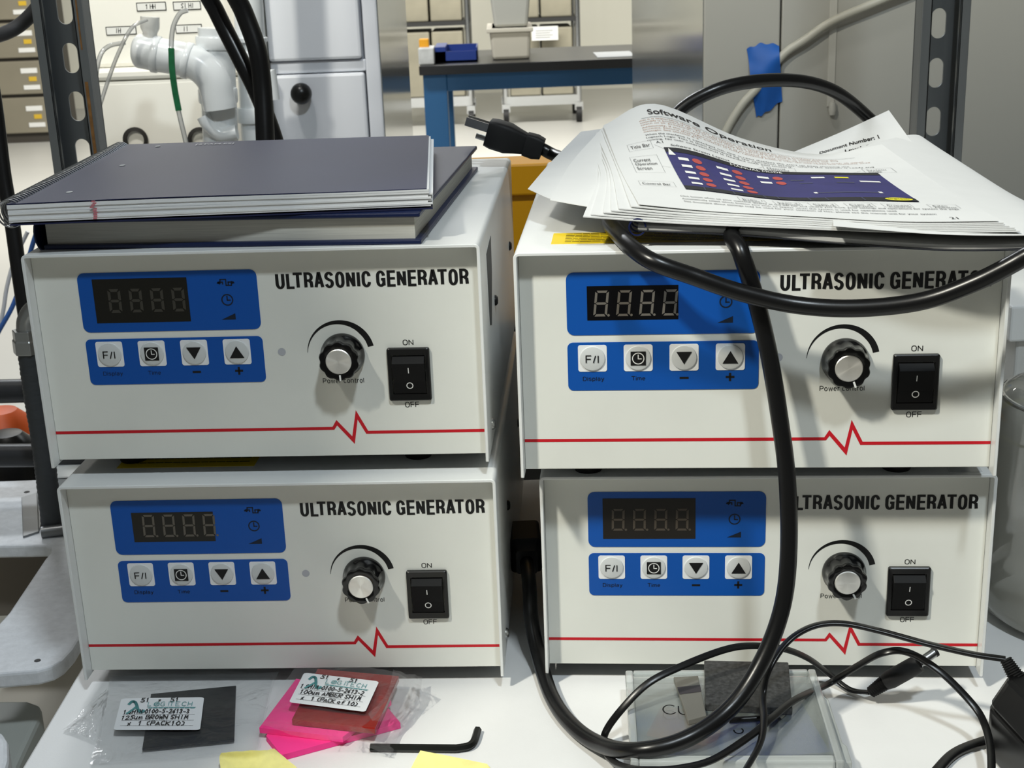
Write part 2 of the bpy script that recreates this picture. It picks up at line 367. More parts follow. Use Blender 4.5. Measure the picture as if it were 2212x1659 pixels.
M_wall = mat('cream_wall_paint', (232, 230, 216), 0.7)
struct(obj('wall_back', bx(NB(), -7, 7, 12, 12.1, -0.82, 2.6), M_wall))
struct(obj('baseboard_back', bx(NB(), -7, 7, 11.97, 12, -0.82, -0.62), mat('baseboard_paint', (205, 203, 190), 0.6)))

# ------------------------------------------------------------------ ultrasonic generators
GW, GH, GD, REC = 0.270, 0.13366, 0.333, 0.0092
FOOT = 0.00998
def TP(dep): return lambda u, v: (u/1000.0, dep, v/1000.0+FOOT)
def seg_digits(bm, u0, u1, v0, v1, n, slant, wd, T, dots):
    pitch = (u1-u0)/n
    for i in range(n):
        dw = pitch*0.60; x0 = u0+i*pitch+pitch*0.12; h = v1-v0
        def S(x, y): return T(x0+x*dw+slant*y*h, v0+y*h)
        a = wd/dw; b = wd/h; g = 0.015
        for q in ([(a*.5+g, 1), (1-a*.5-g, 1), (1-a*1.2, 1-b), (a*1.2, 1-b)], [(a*.5+g, 0), (1-a*.5-g, 0), (1-a*1.2, b), (a*1.2, b)],
                  [(a*.6, .5), (a*1.2, .5+b/2), (1-a*1.2, .5+b/2), (1-a*.6, .5), (1-a*1.2, .5-b/2), (a*1.2, .5-b/2)],
                  [(0, 1-b*.5), (a, 1-b*1.2), (a, .5+b*.7), (a*.4, .5+g), (0, .5+b*.3)], [(1, 1-b*.5), (1-a, 1-b*1.2), (1-a, .5+b*.7), (1-a*.4, .5+g), (1, .5+b*.3)],
                  [(0, b*.5), (a, b*1.2), (a, .5-b*.7), (a*.4, .5-g), (0, .5-b*.3)], [(1, b*.5), (1-a, b*1.2), (1-a, .5-b*.7), (1-a*.4, .5-g), (1, .5-b*.3)]):
            bm.faces.new([bm.verts.new(S(x, y)) for x, y in q])
        if dots: flat(bm, disc(x0+dw+slant*0.03*h+0.9, v0+0.6, 0.75, 12), T)
def clock(bm, cx, cy, r, wd, T):
    ringpoly(bm, cx, cy, r-wd, r, T, 32)
    stroke(bm, [Vector((cx, cy+r*0.62, 0)), Vector((cx, cy-r*0.06, 0))], wd, T); stroke(bm, [Vector((cx, cy-r*0.06, 0)), Vector((cx+r*0.5, cy-r*0.06, 0))], wd, T)
def generator(label, x, y, yaw, z, win, digit, slant, ang, ink_disp, wincol, digcol, dots=True):
    g = thing('ultrasonic_generator', label, 'ultrasonic generator', (x, y, z-FOOT), yaw, 'white ultrasonic generators stacked two by two')
    Z = FOOT
    # wrap-around cover
    t = 0.002; pts = []
    def arc(cx, cz, r, a0, a1, n=5): return [(cx+r*math.cos(math.radians(a0+(a1-a0)*i/n)), cz+r*math.sin(math.radians(a0+(a1-a0)*i/n))) for i in range(n+1)]
    R, r2 = 0.0032, 0.0012
    pts = [(0, 0)] + arc(R, GH-R, R, 180, 90) + arc(GW-R, GH-R, R, 90, 0) + [(GW, 0), (GW-t, 0)] + arc(GW-t-r2, GH-t-r2, r2, 0, 90) + arc(t+r2, GH-t-r2, r2, 90, 180) + [(t, 0)]
    sh = obj('cover', prism(NB(), pts, 0, GD, lambda p, q, h: (p, h, q+Z)), M_shell, g, smooth=35, bevel=0.0004)
    for sx in (0, 1):
        for dy, dz in ((0.10, 0.075), (0.27, 0.075), (0.035, 0.012)):
            b = lathe(NB(), [(0, 0.0022), (0.0022, 0.002), (0.0034, 0.0010), (0.0036, 0)], axisM((GW if sx else 0, dy, dz+Z), (1 if sx else -1, 0, 0)), 14)
            obj('side_screw', b, M_steel if dy < 0.05 else M_blk, sh, smooth=True)
    b = NB(); bx(b, 0.0024, GW-0.0024, REC+0.0016, GD-0.004, 0.0022+Z, 0.0036+Z); bx(b, 0.0024, GW-0.0024, GD-0.006, GD-0.004, 0.0036+Z, GH-0.004+Z)
    obj('chassis', b, M_chas, g)
    pn = obj('front_panel', bx(NB(), 0.0021, GW-0.0021, REC, REC+0.0015, 0.0021+Z, GH-0.0022+Z), M_panel, g, bevel=0.0004)
    T0 = TP(REC-0.00012)
    b = NB(); sans(b, 'ULTRASONIC GENERATOR', 147.6, 262.0, 107.6, 117.4, T0, 3.6, 1.95, 1.5, 0.95, 2.2); obj('title_lettering', b, M_ink, pn)
    b = NB(); sans(b, 'ON', 220.8, 227.2, 71.7, 75.1, T0, 7.0, 1.3, 1.15, 1.5); obj('on_lettering', b, M_ink, pn)
    b = NB(); sans(b, 'OFF', 219.9, 228.4, 32.6, 36.0, T0, 6.6, 1.3, 1.15, 1.5); obj('off_lettering', b, M_ink, pn)
    b = NB(); sans(b, 'Power control', 171.0, 196.0, 48.7, 51.9, T0, 6.2, 1.3, 1.15, 1.4, 3.2); obj('knob_lettering', b, M_ink, pn)
    b = NB(); n = 40; C0 = (183.4, 67.6); R = []
    for i in range(n+1):
        k = i/n; a = math.radians(178-166*k); ro = 20.3; wd = 0.25+3.3*min(1, k*1.25); 
        R.append((b.verts.new(T0(C0[0]+ro*math.cos(a), C0[1]+ro*math.sin(a))), b.verts.new(T0(C0[0]+(ro-wd)*math.cos(a), C0[1]+(ro-wd)*math.sin(a)))))
    for p, q in zip(R, R[1:]): b.faces.new((p[0], p[1], q[1], q[0]))
    obj('dial_scale', b, M_ink, pn)
    b = NB(); wd = 1.9
    up = [(2.3, 20.9), (174.6, 20.9), (177.3, 25.3), (186.3, 14.6), (189.6, 31.4), (196.3, 18.0), (267.7, 18.0)]
    lo = [(2.3, 19.0), (175.6, 19.0), (177.5, 21.8), (187.5, 9.6), (190.3, 25.4), (195.0, 16.1), (267.7, 16.1)]
    U = [b.verts.new(T0(*p)) for p in up]; L = [b.verts.new(T0(*p)) for p in lo]
    for i in range(len(U)-1): b.faces.new((L[i], L[i+1], U[i+1], U[i]))
    obj('pulse_line', b, M_red, pn)
    b = NB(); flat(b, disc(147.6, 69, 2.4, 20), T0); obj('grey_spot', b, mat('grey_spot_ink', (176, 178, 184), 0.5), pn)
    # display overlay
    dp = obj('display_panel', prism(NB(), rrect(28.6, 136.6, 83.5, 120.0, 4.2), REC-0.0003, REC, lambda p, q, h: (p/1000, h, q/1000+Z)), M_blue, g)
    T1 = TP(REC-0.0004); T2 = TP(REC-0.0005)
    b = NB(); flat(b, [(win[0], win[2]), (win[1], win[2]), (win[1], win[3]), (win[0], win[3])], T1)
    obj('display_window', b, mat('window_%d' % wincol[0], wincol, 0.12, spec=0.4), dp)
    b = NB(); seg_digits(b, *digit, 4, slant, 1.35 if slant else 1.7, T2, dots); obj('display_digits', b, mat('digit_%d' % digcol[0], digcol, 0.5), dp)
    b = NB(); cx = 117.8
    for pts in ([(-5, -.3), (-3.2, -.3), (-3.2, 1.8), (0.2, 1.8), (0.2, -1.8), (3.4, -1.8), (3.4, -.3), (5, -.3)],
                [(-4.6, 0.2), (-1.8, 0.2), (-1.8, -0.9)], [(1.6, -1.2), (1.6, 0.2), (4.6, 0.2)]):
        stroke(b, [Vector((cx+p, 112.5+q, 0)) for p, q in pts], 0.75, T1)
    flat(b, [(cx-5.2, 112.3), (cx-3.4, 111.1), (cx-3.4, 113.5)], T1); flat(b, [(cx+5.2, 112.3), (cx+3.4, 111.1), (cx+3.4, 113.5)], T1)
    clock(b, cx, 101.9, 3.6, 0.75, T1)
    flat(b, [(cx-4.6, 89.8), (cx+4.0, 89.8), (cx+4.0, 93.6)], T1)
    obj('indicator_icons', b, M_inkblue, dp)
    # keys
    bp = obj('button_panel', prism(NB(), rrect(28.5, 136.6, 50.5, 79.2, 3.2), REC-0.0003, REC, lambda p, q, h: (p/1000, h, q/1000+Z)), M_blue, g)
    for i, cx in enumerate((42.7, 68.7, 94.6, 120.6)):
        cy = 69.8
        k = obj('push_button', prism(NB(), rrect(cx-8.2, cx+8.2, cy-7.9, cy+7.9, 1.4), REC-0.00055, REC-0.0003, lambda p, q, h: (p/1000, h, q/1000+Z)), M_btn, bp)
        b = lathe(NB(), [(0.0073, 0), (0.0070, 0.0007), (0.0062, 0.0009), (0, 0.0010)], axisM((cx/1000, REC-0.00055, cy/1000+Z), (0, -1, 0)), 32)
        o = obj('button_dome', b, M_dome, bp, smooth=True)
        b = NB(); T3 = TP(REC-0.00175)
        if i == 0: sans(b, 'F/I', cx-3.9, cx+3.6, cy-2.6, cy+2.2, T3, 6.0, 1.25, 1.1, 1.6)
        elif i == 1:
            # black square with a pale clock cut into it
            flat(b, [(cx-4.3, cy-4.1), (cx+4.3, cy-4.1), (cx+4.3, cy+4.1), (cx-4.3, cy+4.1)], T3)
        elif i == 2: flat(b, [(cx-4.4, cy+3.6), (cx, cy-3.8), (cx+4.4, cy+3.6)], T3)
        else: flat(b, [(cx-4.4, cy-3.6), (cx+4.4, cy-3.6), (cx, cy+3.8)], T3)
        obj('button_symbol', b, M_ink, bp)
        if i == 1:
            b = NB(); clock(b, cx, cy, 3.5, 0.55, TP(REC-0.00185)); obj('clock_symbol', b, M_white, bp)
    b = NB()
    sans(b, 'Display', 37.0, 49.2, 56.3, 58.9, T1, 6.0, 1.4, 1.2, 1.3); obj('display_lettering', b, ink_disp, bp)
    b = NB(); sans(b, 'Time', 64.8, 72.6, 56.3, 58.9, T1, 6.0, 1.4, 1.2, 1.3); obj('time_lettering', b, ink_disp, bp)
    b = NB()
    stroke(b, [Vector((92.6, 57.6, 0)), Vector((96.8, 57.6, 0))], 1.3, T1); obj('minus_sign', b, M_ink, bp); b = NB()
    stroke(b, [Vector((118.6, 57.8, 0)), Vector((122.6, 57.8, 0))], 1.3, T1); stroke(b, [Vector((120.6, 55.8, 0)), Vector((120.6, 59.8, 0))], 1.3, T1)
    obj('plus_sign', b, M_ink, bp)
    # knob
    kc = (0.1845, REC, 0.0668+Z); K = axisM(kc, (0, -1, 0))
    def flute(a, r, h):
        if h < 0.0042 or r < 0.009: return r
        k = min(1, (h-0.0042)/0.004); return r*(1-0.075*k*(0.5+0.5*math.cos(10*a))**1.6)
    prof = [(0, 0), (0.0131, 0), (0.0133, 0.001), (0.0132, 0.0028), (0.0124, 0.0044), (0.0119, 0.0075), (0.0119, 0.0125), (0.0121, 0.0150), (0.0116, 0.0160), (0.0090, 0.0163), (0.0080, 0.0160), (0.0079, 0.0150), (0, 0.0150)]
    kn = obj('power_knob', lathe(NB(), prof, K, 80, flute), M_knob, g, smooth=45)
    cp = lathe(NB(), [(0.0077, -0.001), (0.0077, 0.0002), (0.0072, 0.0006), (0, 0.0006)], Matrix.Rotation(math.radians(90), 4, 'X'), 48)
    o = obj('knob_cap', cp, M_alu, kn, smooth=35); o.location = (kc[0], kc[1]-0.0158, kc[2])
    a = math.radians(-90+ang); dx, dz = math.cos(a), math.sin(a)
    b = NB(); stroke(b, [Vector((kc[0]+dx*0.0084, kc[2]+dz*0.0084, 0)), Vector((kc[0]+dx*0.0112, kc[2]+dz*0.0112, 0))], 0.0011, lambda p, q: (p, kc[1]-0.01642, q)); obj('pointer_mark', b, M_white, kn)
    # rocker switch
    u0, u1, v0, v1 = 211.0, 236.5, 37.4, 70.3
    b = NB(); fr = [rrect(u0, u1, v0, v1, 1.2, 4), rrect(u0+2.5, u1-2.5, v0+4.2, v1-4.2, 0.4, 4)]
    A = [[b.verts.new((p/1000, yy, q/1000+Z)) for p, q in pts] for pts, yy in ((fr[0], REC), (fr[0], REC-0.0018), ([(p+(0.6 if p < 223 else -0.6), q+(0.6 if q < 54 else -0.6)) for p, q in fr[0]], REC-0.0024), (fr[1], REC-0.0022), (fr[1], REC+0.002))]
    for p, q in zip(A, A[1:]):
        for i in range(len(p)): j = (i+1) % len(p); b.faces.new((p[i], p[j], q[j], q[i]))
    b.faces.new(A[-1]); bmesh.ops.recalc_face_normals(b, faces=b.faces[:])
    sw = obj('power_switch', b, M_blk, g)
    prof = [(v0+4.4, -0.5), (v0+4.4, 1.9), (v0+12, 3.0), (v1-8.6, 5.8), (v1-5.0, 2.0), (v1-5.0, -0.5)]
    b = prism(NB(), prof, (u0+3.0)/1000, (u1-3.0)/1000, lambda q, d, h: (h, REC-d/1000, q/1000+Z))
    rk = obj('rocker', b, mat('satin_black_plastic', (9, 9, 10), 0.55, spec=0.2), sw, bevel=0.0003)
    def TR(u, v):
        d = 1.9+(v-v0-4.4)*(1.1/7.6) if v < v0+12 else 3.0+(v-v0-12)*2.8/(v1-8.6-v0-12)
        return (u/1000, REC-d/1000-0.00012, v/1000+Z)
    b = NB(); stroke(b, [Vector((223.8, 55.6, 0)), Vector((223.8, 58.8, 0))], 0.55, TR); ringpoly(b, 223.9, 47.2, 1.55, 2.1, TR, 28); obj('switch_marks', b, M_white, sw)
    for fx, fy in ((0.038, 0.040), (0.222, 0.040), (0.038, GD-0.05), (0.222, GD-0.05)):
        obj('foot', lathe(NB(), [(0, 0), (0.0082, 0), (0.0088, 0.0012), (0.0094, Z+0.0018), (0, Z+0.0018)], Matrix.Translation((fx, fy, 0)), 24), M_rub, g, smooth=40)
    return g, sh
LZ = FOOT; UZ = FOOT*2+GH
dim_ink = mat('faded_ink_on_blue', (6, 40, 84), 0.5)
GA, shA = generator('white generator at top left under the spiral notebook, display grey and blurred', -0.28498, 0.00575, -0.06436, UZ, (37.4, 94.6, 89.2, 116.2), (44.5, 96, 95.5, 110), 0.0, 2, dim_ink, (32, 31, 27), (60, 57, 50), False)
GB, shB = generator('white generator at top right under the loose printed papers and black cords', 0.00314, -0.04009, -0.09208, UZ, (40.2, 91.4, 92.2, 112.1), (42, 93.5, 94.5, 109.5), 0.10, 20, M_inkblue, (9, 9, 12), (104, 99, 92))
GC, shC = generator('white generator at bottom left standing behind the bagged shims', -0.28168, 0.0, -0.05727, LZ, (41.2, 92.8, 92.1, 112.0), (46, 97, 95.5, 110.5), 0.02, 22, M_inkblue, (36, 35, 32), (98, 92, 82))
GD_, shD = generator('white generator at bottom right behind the thin adapter cables', 0.01422, -0.01387, -0.08918, LZ, (37.7, 94.2, 89.0, 115.8), (41.5, 93.5, 94.5, 109), 0.02, 26, M_inkblue, (31, 28, 25), (74, 66, 57))
# stickers on the covers
def sticker(name, g, sh, u0, u1, y0, y1, rows):
    top = GH+FOOT+0.0001
    b = bx(NB(), u0, u1, y0, y1, top-0.0001, top+0.0001); s = obj(name, b, M_yel, sh)
    b = NB()
    r = random.Random(3)
    for k in range(rows):
        yy = y1-0.003-(y1-y0-0.004)*k/rows; x = u0+0.008
        while x < u1-0.008:
            ln = r.uniform(0.002, 0.006); stroke(b, [Vector((x, yy, 0)), Vector((min(x+ln, u1-0.004), yy, 0))], 0.0011, lambda p, q: (p, q, top+0.0002)); x += ln+0.0012
    obj('label_print', b, M_ink, sh); return s
sticker('warning_label', GB, shB, 0.020, 0.150, 0.022, 0.052, 6)
sticker('warning_label', GC, shC, 0.028, 0.116, 0.030, 0.090, 8)
b = NB(); prism(b, [(0.045, 0.118), (0.085, 0.121), (0.082, 0.098), (0.064, 0.068), (0.050, 0.072)], GW, GW+0.0002, lambda p, q, h: (h, p, q+FOOT)); obj('side_sticker', b, mat('dark_sticker', (58, 60, 62), 0.5, vary=0.3, vscale=90), shA)
bx_ = bx(NB(), 0.243, 0.262, 0.004, 0.03, GH+FOOT, GH+FOOT+0.0002); obj('tape_piece', bx_, mat('clear_tape', (200, 203, 204), 0.15), shD)
# ------------------------------------------------------------------ loose papers on the right-hand stack
def sheet(name, rows, m, thick=0.00025, nu=28, nv=24, f=None):
    S = rows if isinstance(rows, Surf) else Surf([[PY(*q) for q in r] for r in rows])
    o = obj(name, S.mesh(NB(), nu, nv, f), m, smooth=True, solid=thick); return o, S
PGRP = 'loose printed pages heaped on the right-hand generators'
top_rows = [[(1380, 441, -.030), (1540, 456, -.036), (1740, 467, -.052), (1950, 478, -.070), (2157, 477, -.080)],
            [(1338, 362, .060), (1480, 362, .062), (1650, 396, .052), (1830, 396, .045), (2032, 402, .040)],
            [(1303, 271, .175), (1415, 224, .180), (1600, 298, .172), (1765, 333, .168), (1905, 312, .160)]]
top, S = sheet('printed_page', top_rows, M_paper)
tag(top, 'topmost curled page headed Software Operation with a dark blue screen picture', 'paper', PGRP)
H = 0.0004; T = S.on(H); T2 = S.on(H+0.00015); T3 = S.on(H+0.0003)
b = NB(); text_box(b, 'Software Operation', 0.205, 0.585, 0.897, 0.950, T, bold=0.012); obj('heading', b, M_ink, top)
b = NB(); frameline(b, S, [(0.17, 0.890), (0.86, 0.890)], 0.0016, H); obj('heading_rule', b, M_ink, top)
para1 = ['that it is important that the air pressure is connected to your machine before the', 'assembly is powered up. This will make sure that the pressure is ready for use and', 'switch on air pressure, no control may be carried out until it is switched on',
         'Additionally, if the emergency switch is pressed at any time, all motors stop with all other', 'functions. Ensure that the switch is fully released before use, do not reset the machine until', 'messages. See section 6.2']
M_brown = mat('brown_ink', (160, 112, 84), 0.6)
for i, s in enumerate(para1):
    b = NB(); y = 0.868-0.0165*i-(0.005 if i > 2 else 0); text_box(b, s, 0.155, 0.155+0.0078*len(s), y, y+0.0115, T); obj('text_line', b, M_brown, top)
para2 = ['When the machine is switched on, the screen displays the start up page showing the', 'Logitech Logo. This is then followed by the operation screen, where the system is ready and', 'running. No user intervention is needed until you touch it.']
para3 = ['Click button when on your machine display at the left bar and where you work your settings and operations for system the page', 'Automatically select which button you wish to appear when the system is used for operations until', 'This document about settings may be used for your selection of files, please see the manual unit for your system']
for i, s in enumerate(para2):
    b = NB(); y = 0.752-0.020*i; text_box(b, s, 0.155, 0.155+0.0080*len(s), y, y+0.014, T); obj('text_line', b, M_ink, top)
for i, s in enumerate(para3):
    b = NB(); y = 0.138-0.033*i; text_box(b, s, 0.17, 0.17+0.0062*len(s), y, y+0.018, T); obj('text_line', b, M_ink, top)
b = NB(); text_box(b, 'A.1', 0.185, 0.212, 0.690, 0.706, T); obj('section_number', b, M_ink, top)
b = NB(); text_box(b, 'Software Screen Layout', 0.235, 0.425, 0.664, 0.684, T, shear=0.25); obj('picture_title', b, M_ink, top)
b = NB(); text_box(b, '21', 0.885, 0.905, 0.022, 0.045, T); obj('page_number', b, M_ink, top)
def callout(u0, u1, v0, v1, ls, sz=0.024, sk=0.0):
    b = NB(); frameline(b, S, [(u0, v0), (u1, v0), (u1, v1), (u0, v1), (u0, v0)], 0.0007, H)
    for i, s in enumerate(ls): text_box(b, s, u0+0.010, u0+0.010+min(0.0095*len(s), u1-u0-0.018), v1-0.012-sz*(i+1)*1.15, v1-0.012-sz*(i+1)*1.15+sz*0.85, T2)
    obj('callout_box', b, M_ink, top)
callout(0.065, 0.165, 0.655, 0.718, ['Title Bar'], 0.03); callout(0.055, 0.165, 0.435, 0.60, ['Current', 'Operation', 'Screen'], 0.036); callout(0.045, 0.175, 0.265, 0.325, ['Control Bar'], 0.03)
for u, s in ((0.36, ['Page 1', 'Reset']), (0.46, ['Page 2', 'Manual']), (0.56, ['Page 3', 'Service']), (0.66, ['Page 4', 'Service']), (0.76, ['Process', 'Control']), (0.88, ['Edge', 'Monitor'])): callout(u, u+0.075, 0.165, 0.212, s, 0.016)
callout(0.53, 0.63, 0.668, 0.708, ['Manual', 'control'], 0.014); callout(0.84, 0.93, 0.665, 0.72, ['System', 'mode'], 0.019)
b = NB()
for a in ([(0.175, 0.68), (0.21, 0.64)], [(0.165, 0.50), (0.195, 0.49)], [(0.50, 0.655), (0.53, 0.695)], [(0.80, 0.655), (0.83, 0.69)], [(0.35, 0.24), (0.37, 0.212)], [(0.53, 0.24), (0.56, 0.21)], [(0.71, 0.24), (0.75, 0.205)]): frameline(b, S, a, 0.0008, H)
obj('leader_lines', b, M_ink, top)
# picture of the screen
u0, u1, v0, v1 = 0.205, 0.872, 0.245, 0.655
b = NB(); patch(b, S, u0, u1, v0, v1, H, 30, 10); pic = obj('screen_picture', b, mat('violet_print', (46, 44, 100), 0.6, vary=0.15, vscale=60), top)
b = NB(); patch(b, S, u0, u1, v1-0.035, v1, H+.00015, 30, 2); patch(b, S, u0, u1, v0, v0+0.045, H+.00015, 30, 2); obj('screen_bars', b, mat('charcoal_print', (26, 26, 30), 0.6), pic)
b = NB(); r_ = NB()
for col, n in ((0, 5), (1, 5), (2, 2)):
    for i in range(n):
        cu = u0+0.035+col*0.125; cv = v1-0.085-i*0.060-col*0.004
        patch(b, S, cu, cu+0.036, cv-0.012, cv+0.010, H+.0002, 3, 1)
        flat(r_, [(cu+0.064+0.016*math.cos(a*math.pi/8), cv+0.021*math.sin(a*math.pi/8)) for a in range(16)], S.on(H+.0002))
obj('screen_fields', b, M_white, pic); b = NB()
for q in ((0.66, 0.70, 0.575), (0.62, 0.63, 0.36), (0.80, 0.81, 0.36), (0.79, 0.845, 0.52)): patch(b, S, q[0], q[1], q[2]-0.010, q[2]+0.010, H+.0002, 3, 1)
obj('screen_value', b, M_white, pic); b = NB()
text_box(b, 'MANUAL MODE', 0.42, 0.58, v1-0.028, v1-0.008, T3); obj('screen_title', b, M_white, pic); b = NB()
flat(b, [(u0+0.006, v1-0.06), (u0+0.032, v1-0.06), (u0+0.016, v1-0.008)], T3)
obj('screen_emblem', b, M_white, pic)
obj('screen_red_dots', r_, mat('red_print', (172, 72, 66), 0.6), pic)
b = NB(); patch(b, S, 0.73, 0.77, 0.565, 0.585, H+.0002, 3, 1); obj('yellow_field', b, mat('yellow_print', (214, 206, 40), 0.6), pic); b = NB(); flat(b, [(0.826+0.036*math.cos(a*math.pi/12), v0+0.024+0.019*math.sin(a*math.pi/12)) for a in range(24)], T3)
obj('yellow_badge', b, mat('yellow_print', (214, 206, 40), 0.6), pic)
b = NB(); text_box(b, 'logitech', 0.80, 0.852, v0+0.015, v0+0.033, S.on(H+.0004)); obj('badge_lettering', b, M_ink, pic)
b = NB()
for uu in (0.27, 0.36, 0.45, 0.49, 0.58, 0.63, 0.73): patch(b, S, uu, uu+0.003, v0+0.002, v0+0.043, H+.0003, 1, 1)
frameline(b, S, [(u0+0.125, v0+0.045), (u0+0.125, v1-0.035)], 0.0006, H+.0002); frameline(b, S, [(u0+0.25, v0+0.045), (u0+0.25, v1-0.035)], 0.0006, H+.0002)
for q in ((0.63, 0.80, 0.36), (0.59, 0.63, 0.54), (0.61, 0.65, 0.50), (0.72, 0.77, 0.50)): patch(b, S, q[0], q[1], q[2]-0.005, q[2]+0.005, H+.0002, 4, 1)
obj('screen_rules', b, mat('slate_print', (70, 72, 96), 0.6), pic)
# pages underneath: shifted copies of the same curl, each its own sheet
for k in range(1, 7):
    rows = []
    for j, r in enumerate(top_rows):
        row = []
        for i, q in enumerate(r):
            p = PY(*q); p.z -= 0.00075*k; fl = max(0, 1-i/4.0)
            if j == 2: p.z -= 0.0012*k*(0.6+fl); 
            p.x += -0.0035*k*fl*(1.5 if j == 0 else 0.6) + 0.0016*k*(i/4.0)*(1.0 if j == 0 else 0.6) + 0.001*math.sin(k*2.1)
            p.y += -0.0010*k*(1 if j == 0 else -1) + 0.0003*math.sin(k*1.7+i)
            p.z = max(p.z, 0.2905 if j else 0.296-0.0004*k); row.append(p)
        rows.append(row)
    o, s_ = sheet('printed_page', Surf(rows), M_paper, 0.0006)
    tag(o, 'plain white page in the heap directly under the page headed Software Operation', 'paper', PGRP)
for rows, lab in (([[(1140, 408, .050), (1215, 436, .016), (1400, 458, -.02)], [(1190, 350, .16), (1290, 350, .12), (1430, 352, .10)], [(1255, 284, .30), (1340, 276, .27), (1480, 284, .24)]], 'white page whose bare corner pokes furthest left toward the plug'),
                  ([[(1188, 432, .006), (1290, 449, -.012), (1450, 466, -.034)], [(1235, 350, .11), (1320, 350, .10), (1450, 352, .09)], [(1303, 274, .185), (1360, 252, .19), (1480, 278, .19)]], 'creased white page bulging out at the left under the top page')):
    o, s_ = sheet('printed_page', rows, M_paper); tag(o, lab, 'paper', PGRP)
o, s_ = sheet('printed_page', [[(1690, 470, -.04), (1900, 485, -.055), (2110, 470, -.05)], [(1700, 395, .1), (1830, 372, .12), (2010, 360, .13)], [(1700, 334, .25), (1815, 286, .27), (1920, 238, .285)]], M_paper)
tag(o, 'white page reading Document Number and Level Draft, corner raised at the back', 'paper', PGRP)
TT = s_.on(0.0005)
b = NB(); text_box(b, 'Document Number: 1', 0.30, 0.80, 0.79, 0.825, TT, bold=0.02); text_box(b, 'Level: Draft', 0.52, 0.82, 0.72, 0.752, TT, bold=0.02); obj('page_lettering', b, M_ink, o)
o, s_ = sheet('printed_page', [[(1800, 488, -.074), (2020, 505, -.084), (2205, 508, -.088), (2330, 502, -.086)], [(1800, 400, .05), (1975, 378, .08), (2110, 385, .09), (2210, 432, .05)], [(1800, 338, .17), (1900, 306, .2), (1985, 292, .23), (2018, 338, .2)]], M_paper)
tag(o, 'white page spreading to the right edge under the top page, small page number 24', 'paper', PGRP)
b = NB(); text_box(b, '24', 0.455, 0.475, 0.055, 0.075, s_.on(0.0005)); obj('page_number', b, M_ink, o)
# bound manual below the pages
mb = [[(1378, 487, -.036), (1600, 497, -.046), (1850, 517, -.066), (2060, 536, -.080), (2290, 540, -.085)], [(1400, 400, .06), (1650, 410, .05), (1850, 420, .04), (2050, 440, .02), (2250, 440, .02)]]
SB = Surf([[Vector((PY(*q).x, PY(*q).y, max(PY(*q).z, 0.2915))) for q in r] for r in mb])
man = thing('bound_manual', 'thin bound manual with clear cover crushed under the loose pages', 'manual', SB(0.5, 0.5)-Vector((0, 0, 0.003)))
def child(o, par):
    o.parent = par; o.matrix_parent_inverse = Matrix.Translation(par.location).inverted() if par.rotation_euler.z == 0 else par.matrix_world.inverted(); return o
child(obj('page_block', SB.mesh(NB(), 20, 6), M_paper, smooth=True, solid=0.0022), man)
child(obj('back_cover', SB.mesh(NB(), 20, 6, lambda u, v: Vector((0, -0.002*(1-v), -0.0024))), mat('dark_cover', (38, 40, 46), 0.2), smooth=True, solid=0.0006), man)
b = NB()
for i in range(5):
    p0 = SB(0.0, i/12.0); ringp = [p0+Vector((-0.0005+0.0046*math.cos(a), 0.0006*i-.002, -0.0006+0.0046*math.sin(a))) for a in [2*math.pi*k/20 for k in range(19)]]
    sweep(b, ringp, circ(0.0005, 6))
child(obj('binding_coil', b, mat('navy_coil', (22, 30, 70), 0.3), smooth=True), man)

# ------------------------------------------------------------------ notebook and book on the left-hand stack
def slab(pts, z0, z1):
    return prism(NB(), [(p[0], p[1]) for p in pts], z0, z1, lambda p, q, h: (p, q, h))
ZT = FOOT*2+2*GH
M_navy = mat('navy_book_cloth', (14, 28, 66), 0.38, bump=0.1, bscale=1500)
M_pages = mat('book_page_edges', (206, 204, 194), 0.8, vary=0.16, vscale=26, stretch=(1, 1, 60))
c4 = [Vector((-0.2749, 0.0188, 0)), Vector((-0.0492, -0.0067, 0)), Vector((-0.0196, 0.2617, 0)), Vector((-0.245, 0.287, 0))]
cen = sum(c4, Vector())/4
def inset(pts, d, left=None):
    ex = (pts[1]-pts[0]).normalized(); ey = (pts[3]-pts[0]).normalized(); l = d if left is None else left
    return [pts[0]+ex*l+ey*d, pts[1]-ex*d+ey*d, pts[2]-ex*d-ey*d, pts[3]+ex*l-ey*d]
bk = thing('hardbound_book', 'navy hardbound book lying under the spiral notebook on the left generators', 'book', (cen.x, cen.y, ZT))
L = lambda pts: [p-cen for p in pts]
obj('back_cover', slab(L(c4), 0.0, 0.0028), M_navy, bk, bevel=0.0008)
obj('front_cover', slab(L(c4), 0.0158, 0.0186), M_navy, bk, bevel=0.0008)
obj('page_block', slab(L(inset(c4, 0.004, 0.001)), 0.0028, 0.0158), M_pages, bk)
ex = (c4[3]-c4[0]).normalized()
b = NB(); prof = [(0.0042*math.cos(math.radians(a))-0.0, 0.0093+0.0093*math.sin(math.radians(a))) for a in range(90, 271, 20)]
nrm = (c4[0]-c4[1]).normalized()
for kk in (0,):
    A = [b.verts.new(c4[0]-cen+nrm*(-p if p < 0 else p)*1.0+Vector((0, 0, q))) for p, q in prof]; B = [b.verts.new(c4[3]-cen+nrm*abs(p)+Vector((0, 0, q))) for p, q in prof]
    for i in range(len(A)-1): b.faces.new((A[i], A[i+1], B[i+1], B[i]))
obj('spine', b, M_navy, bk, smooth=True, solid=0.001)
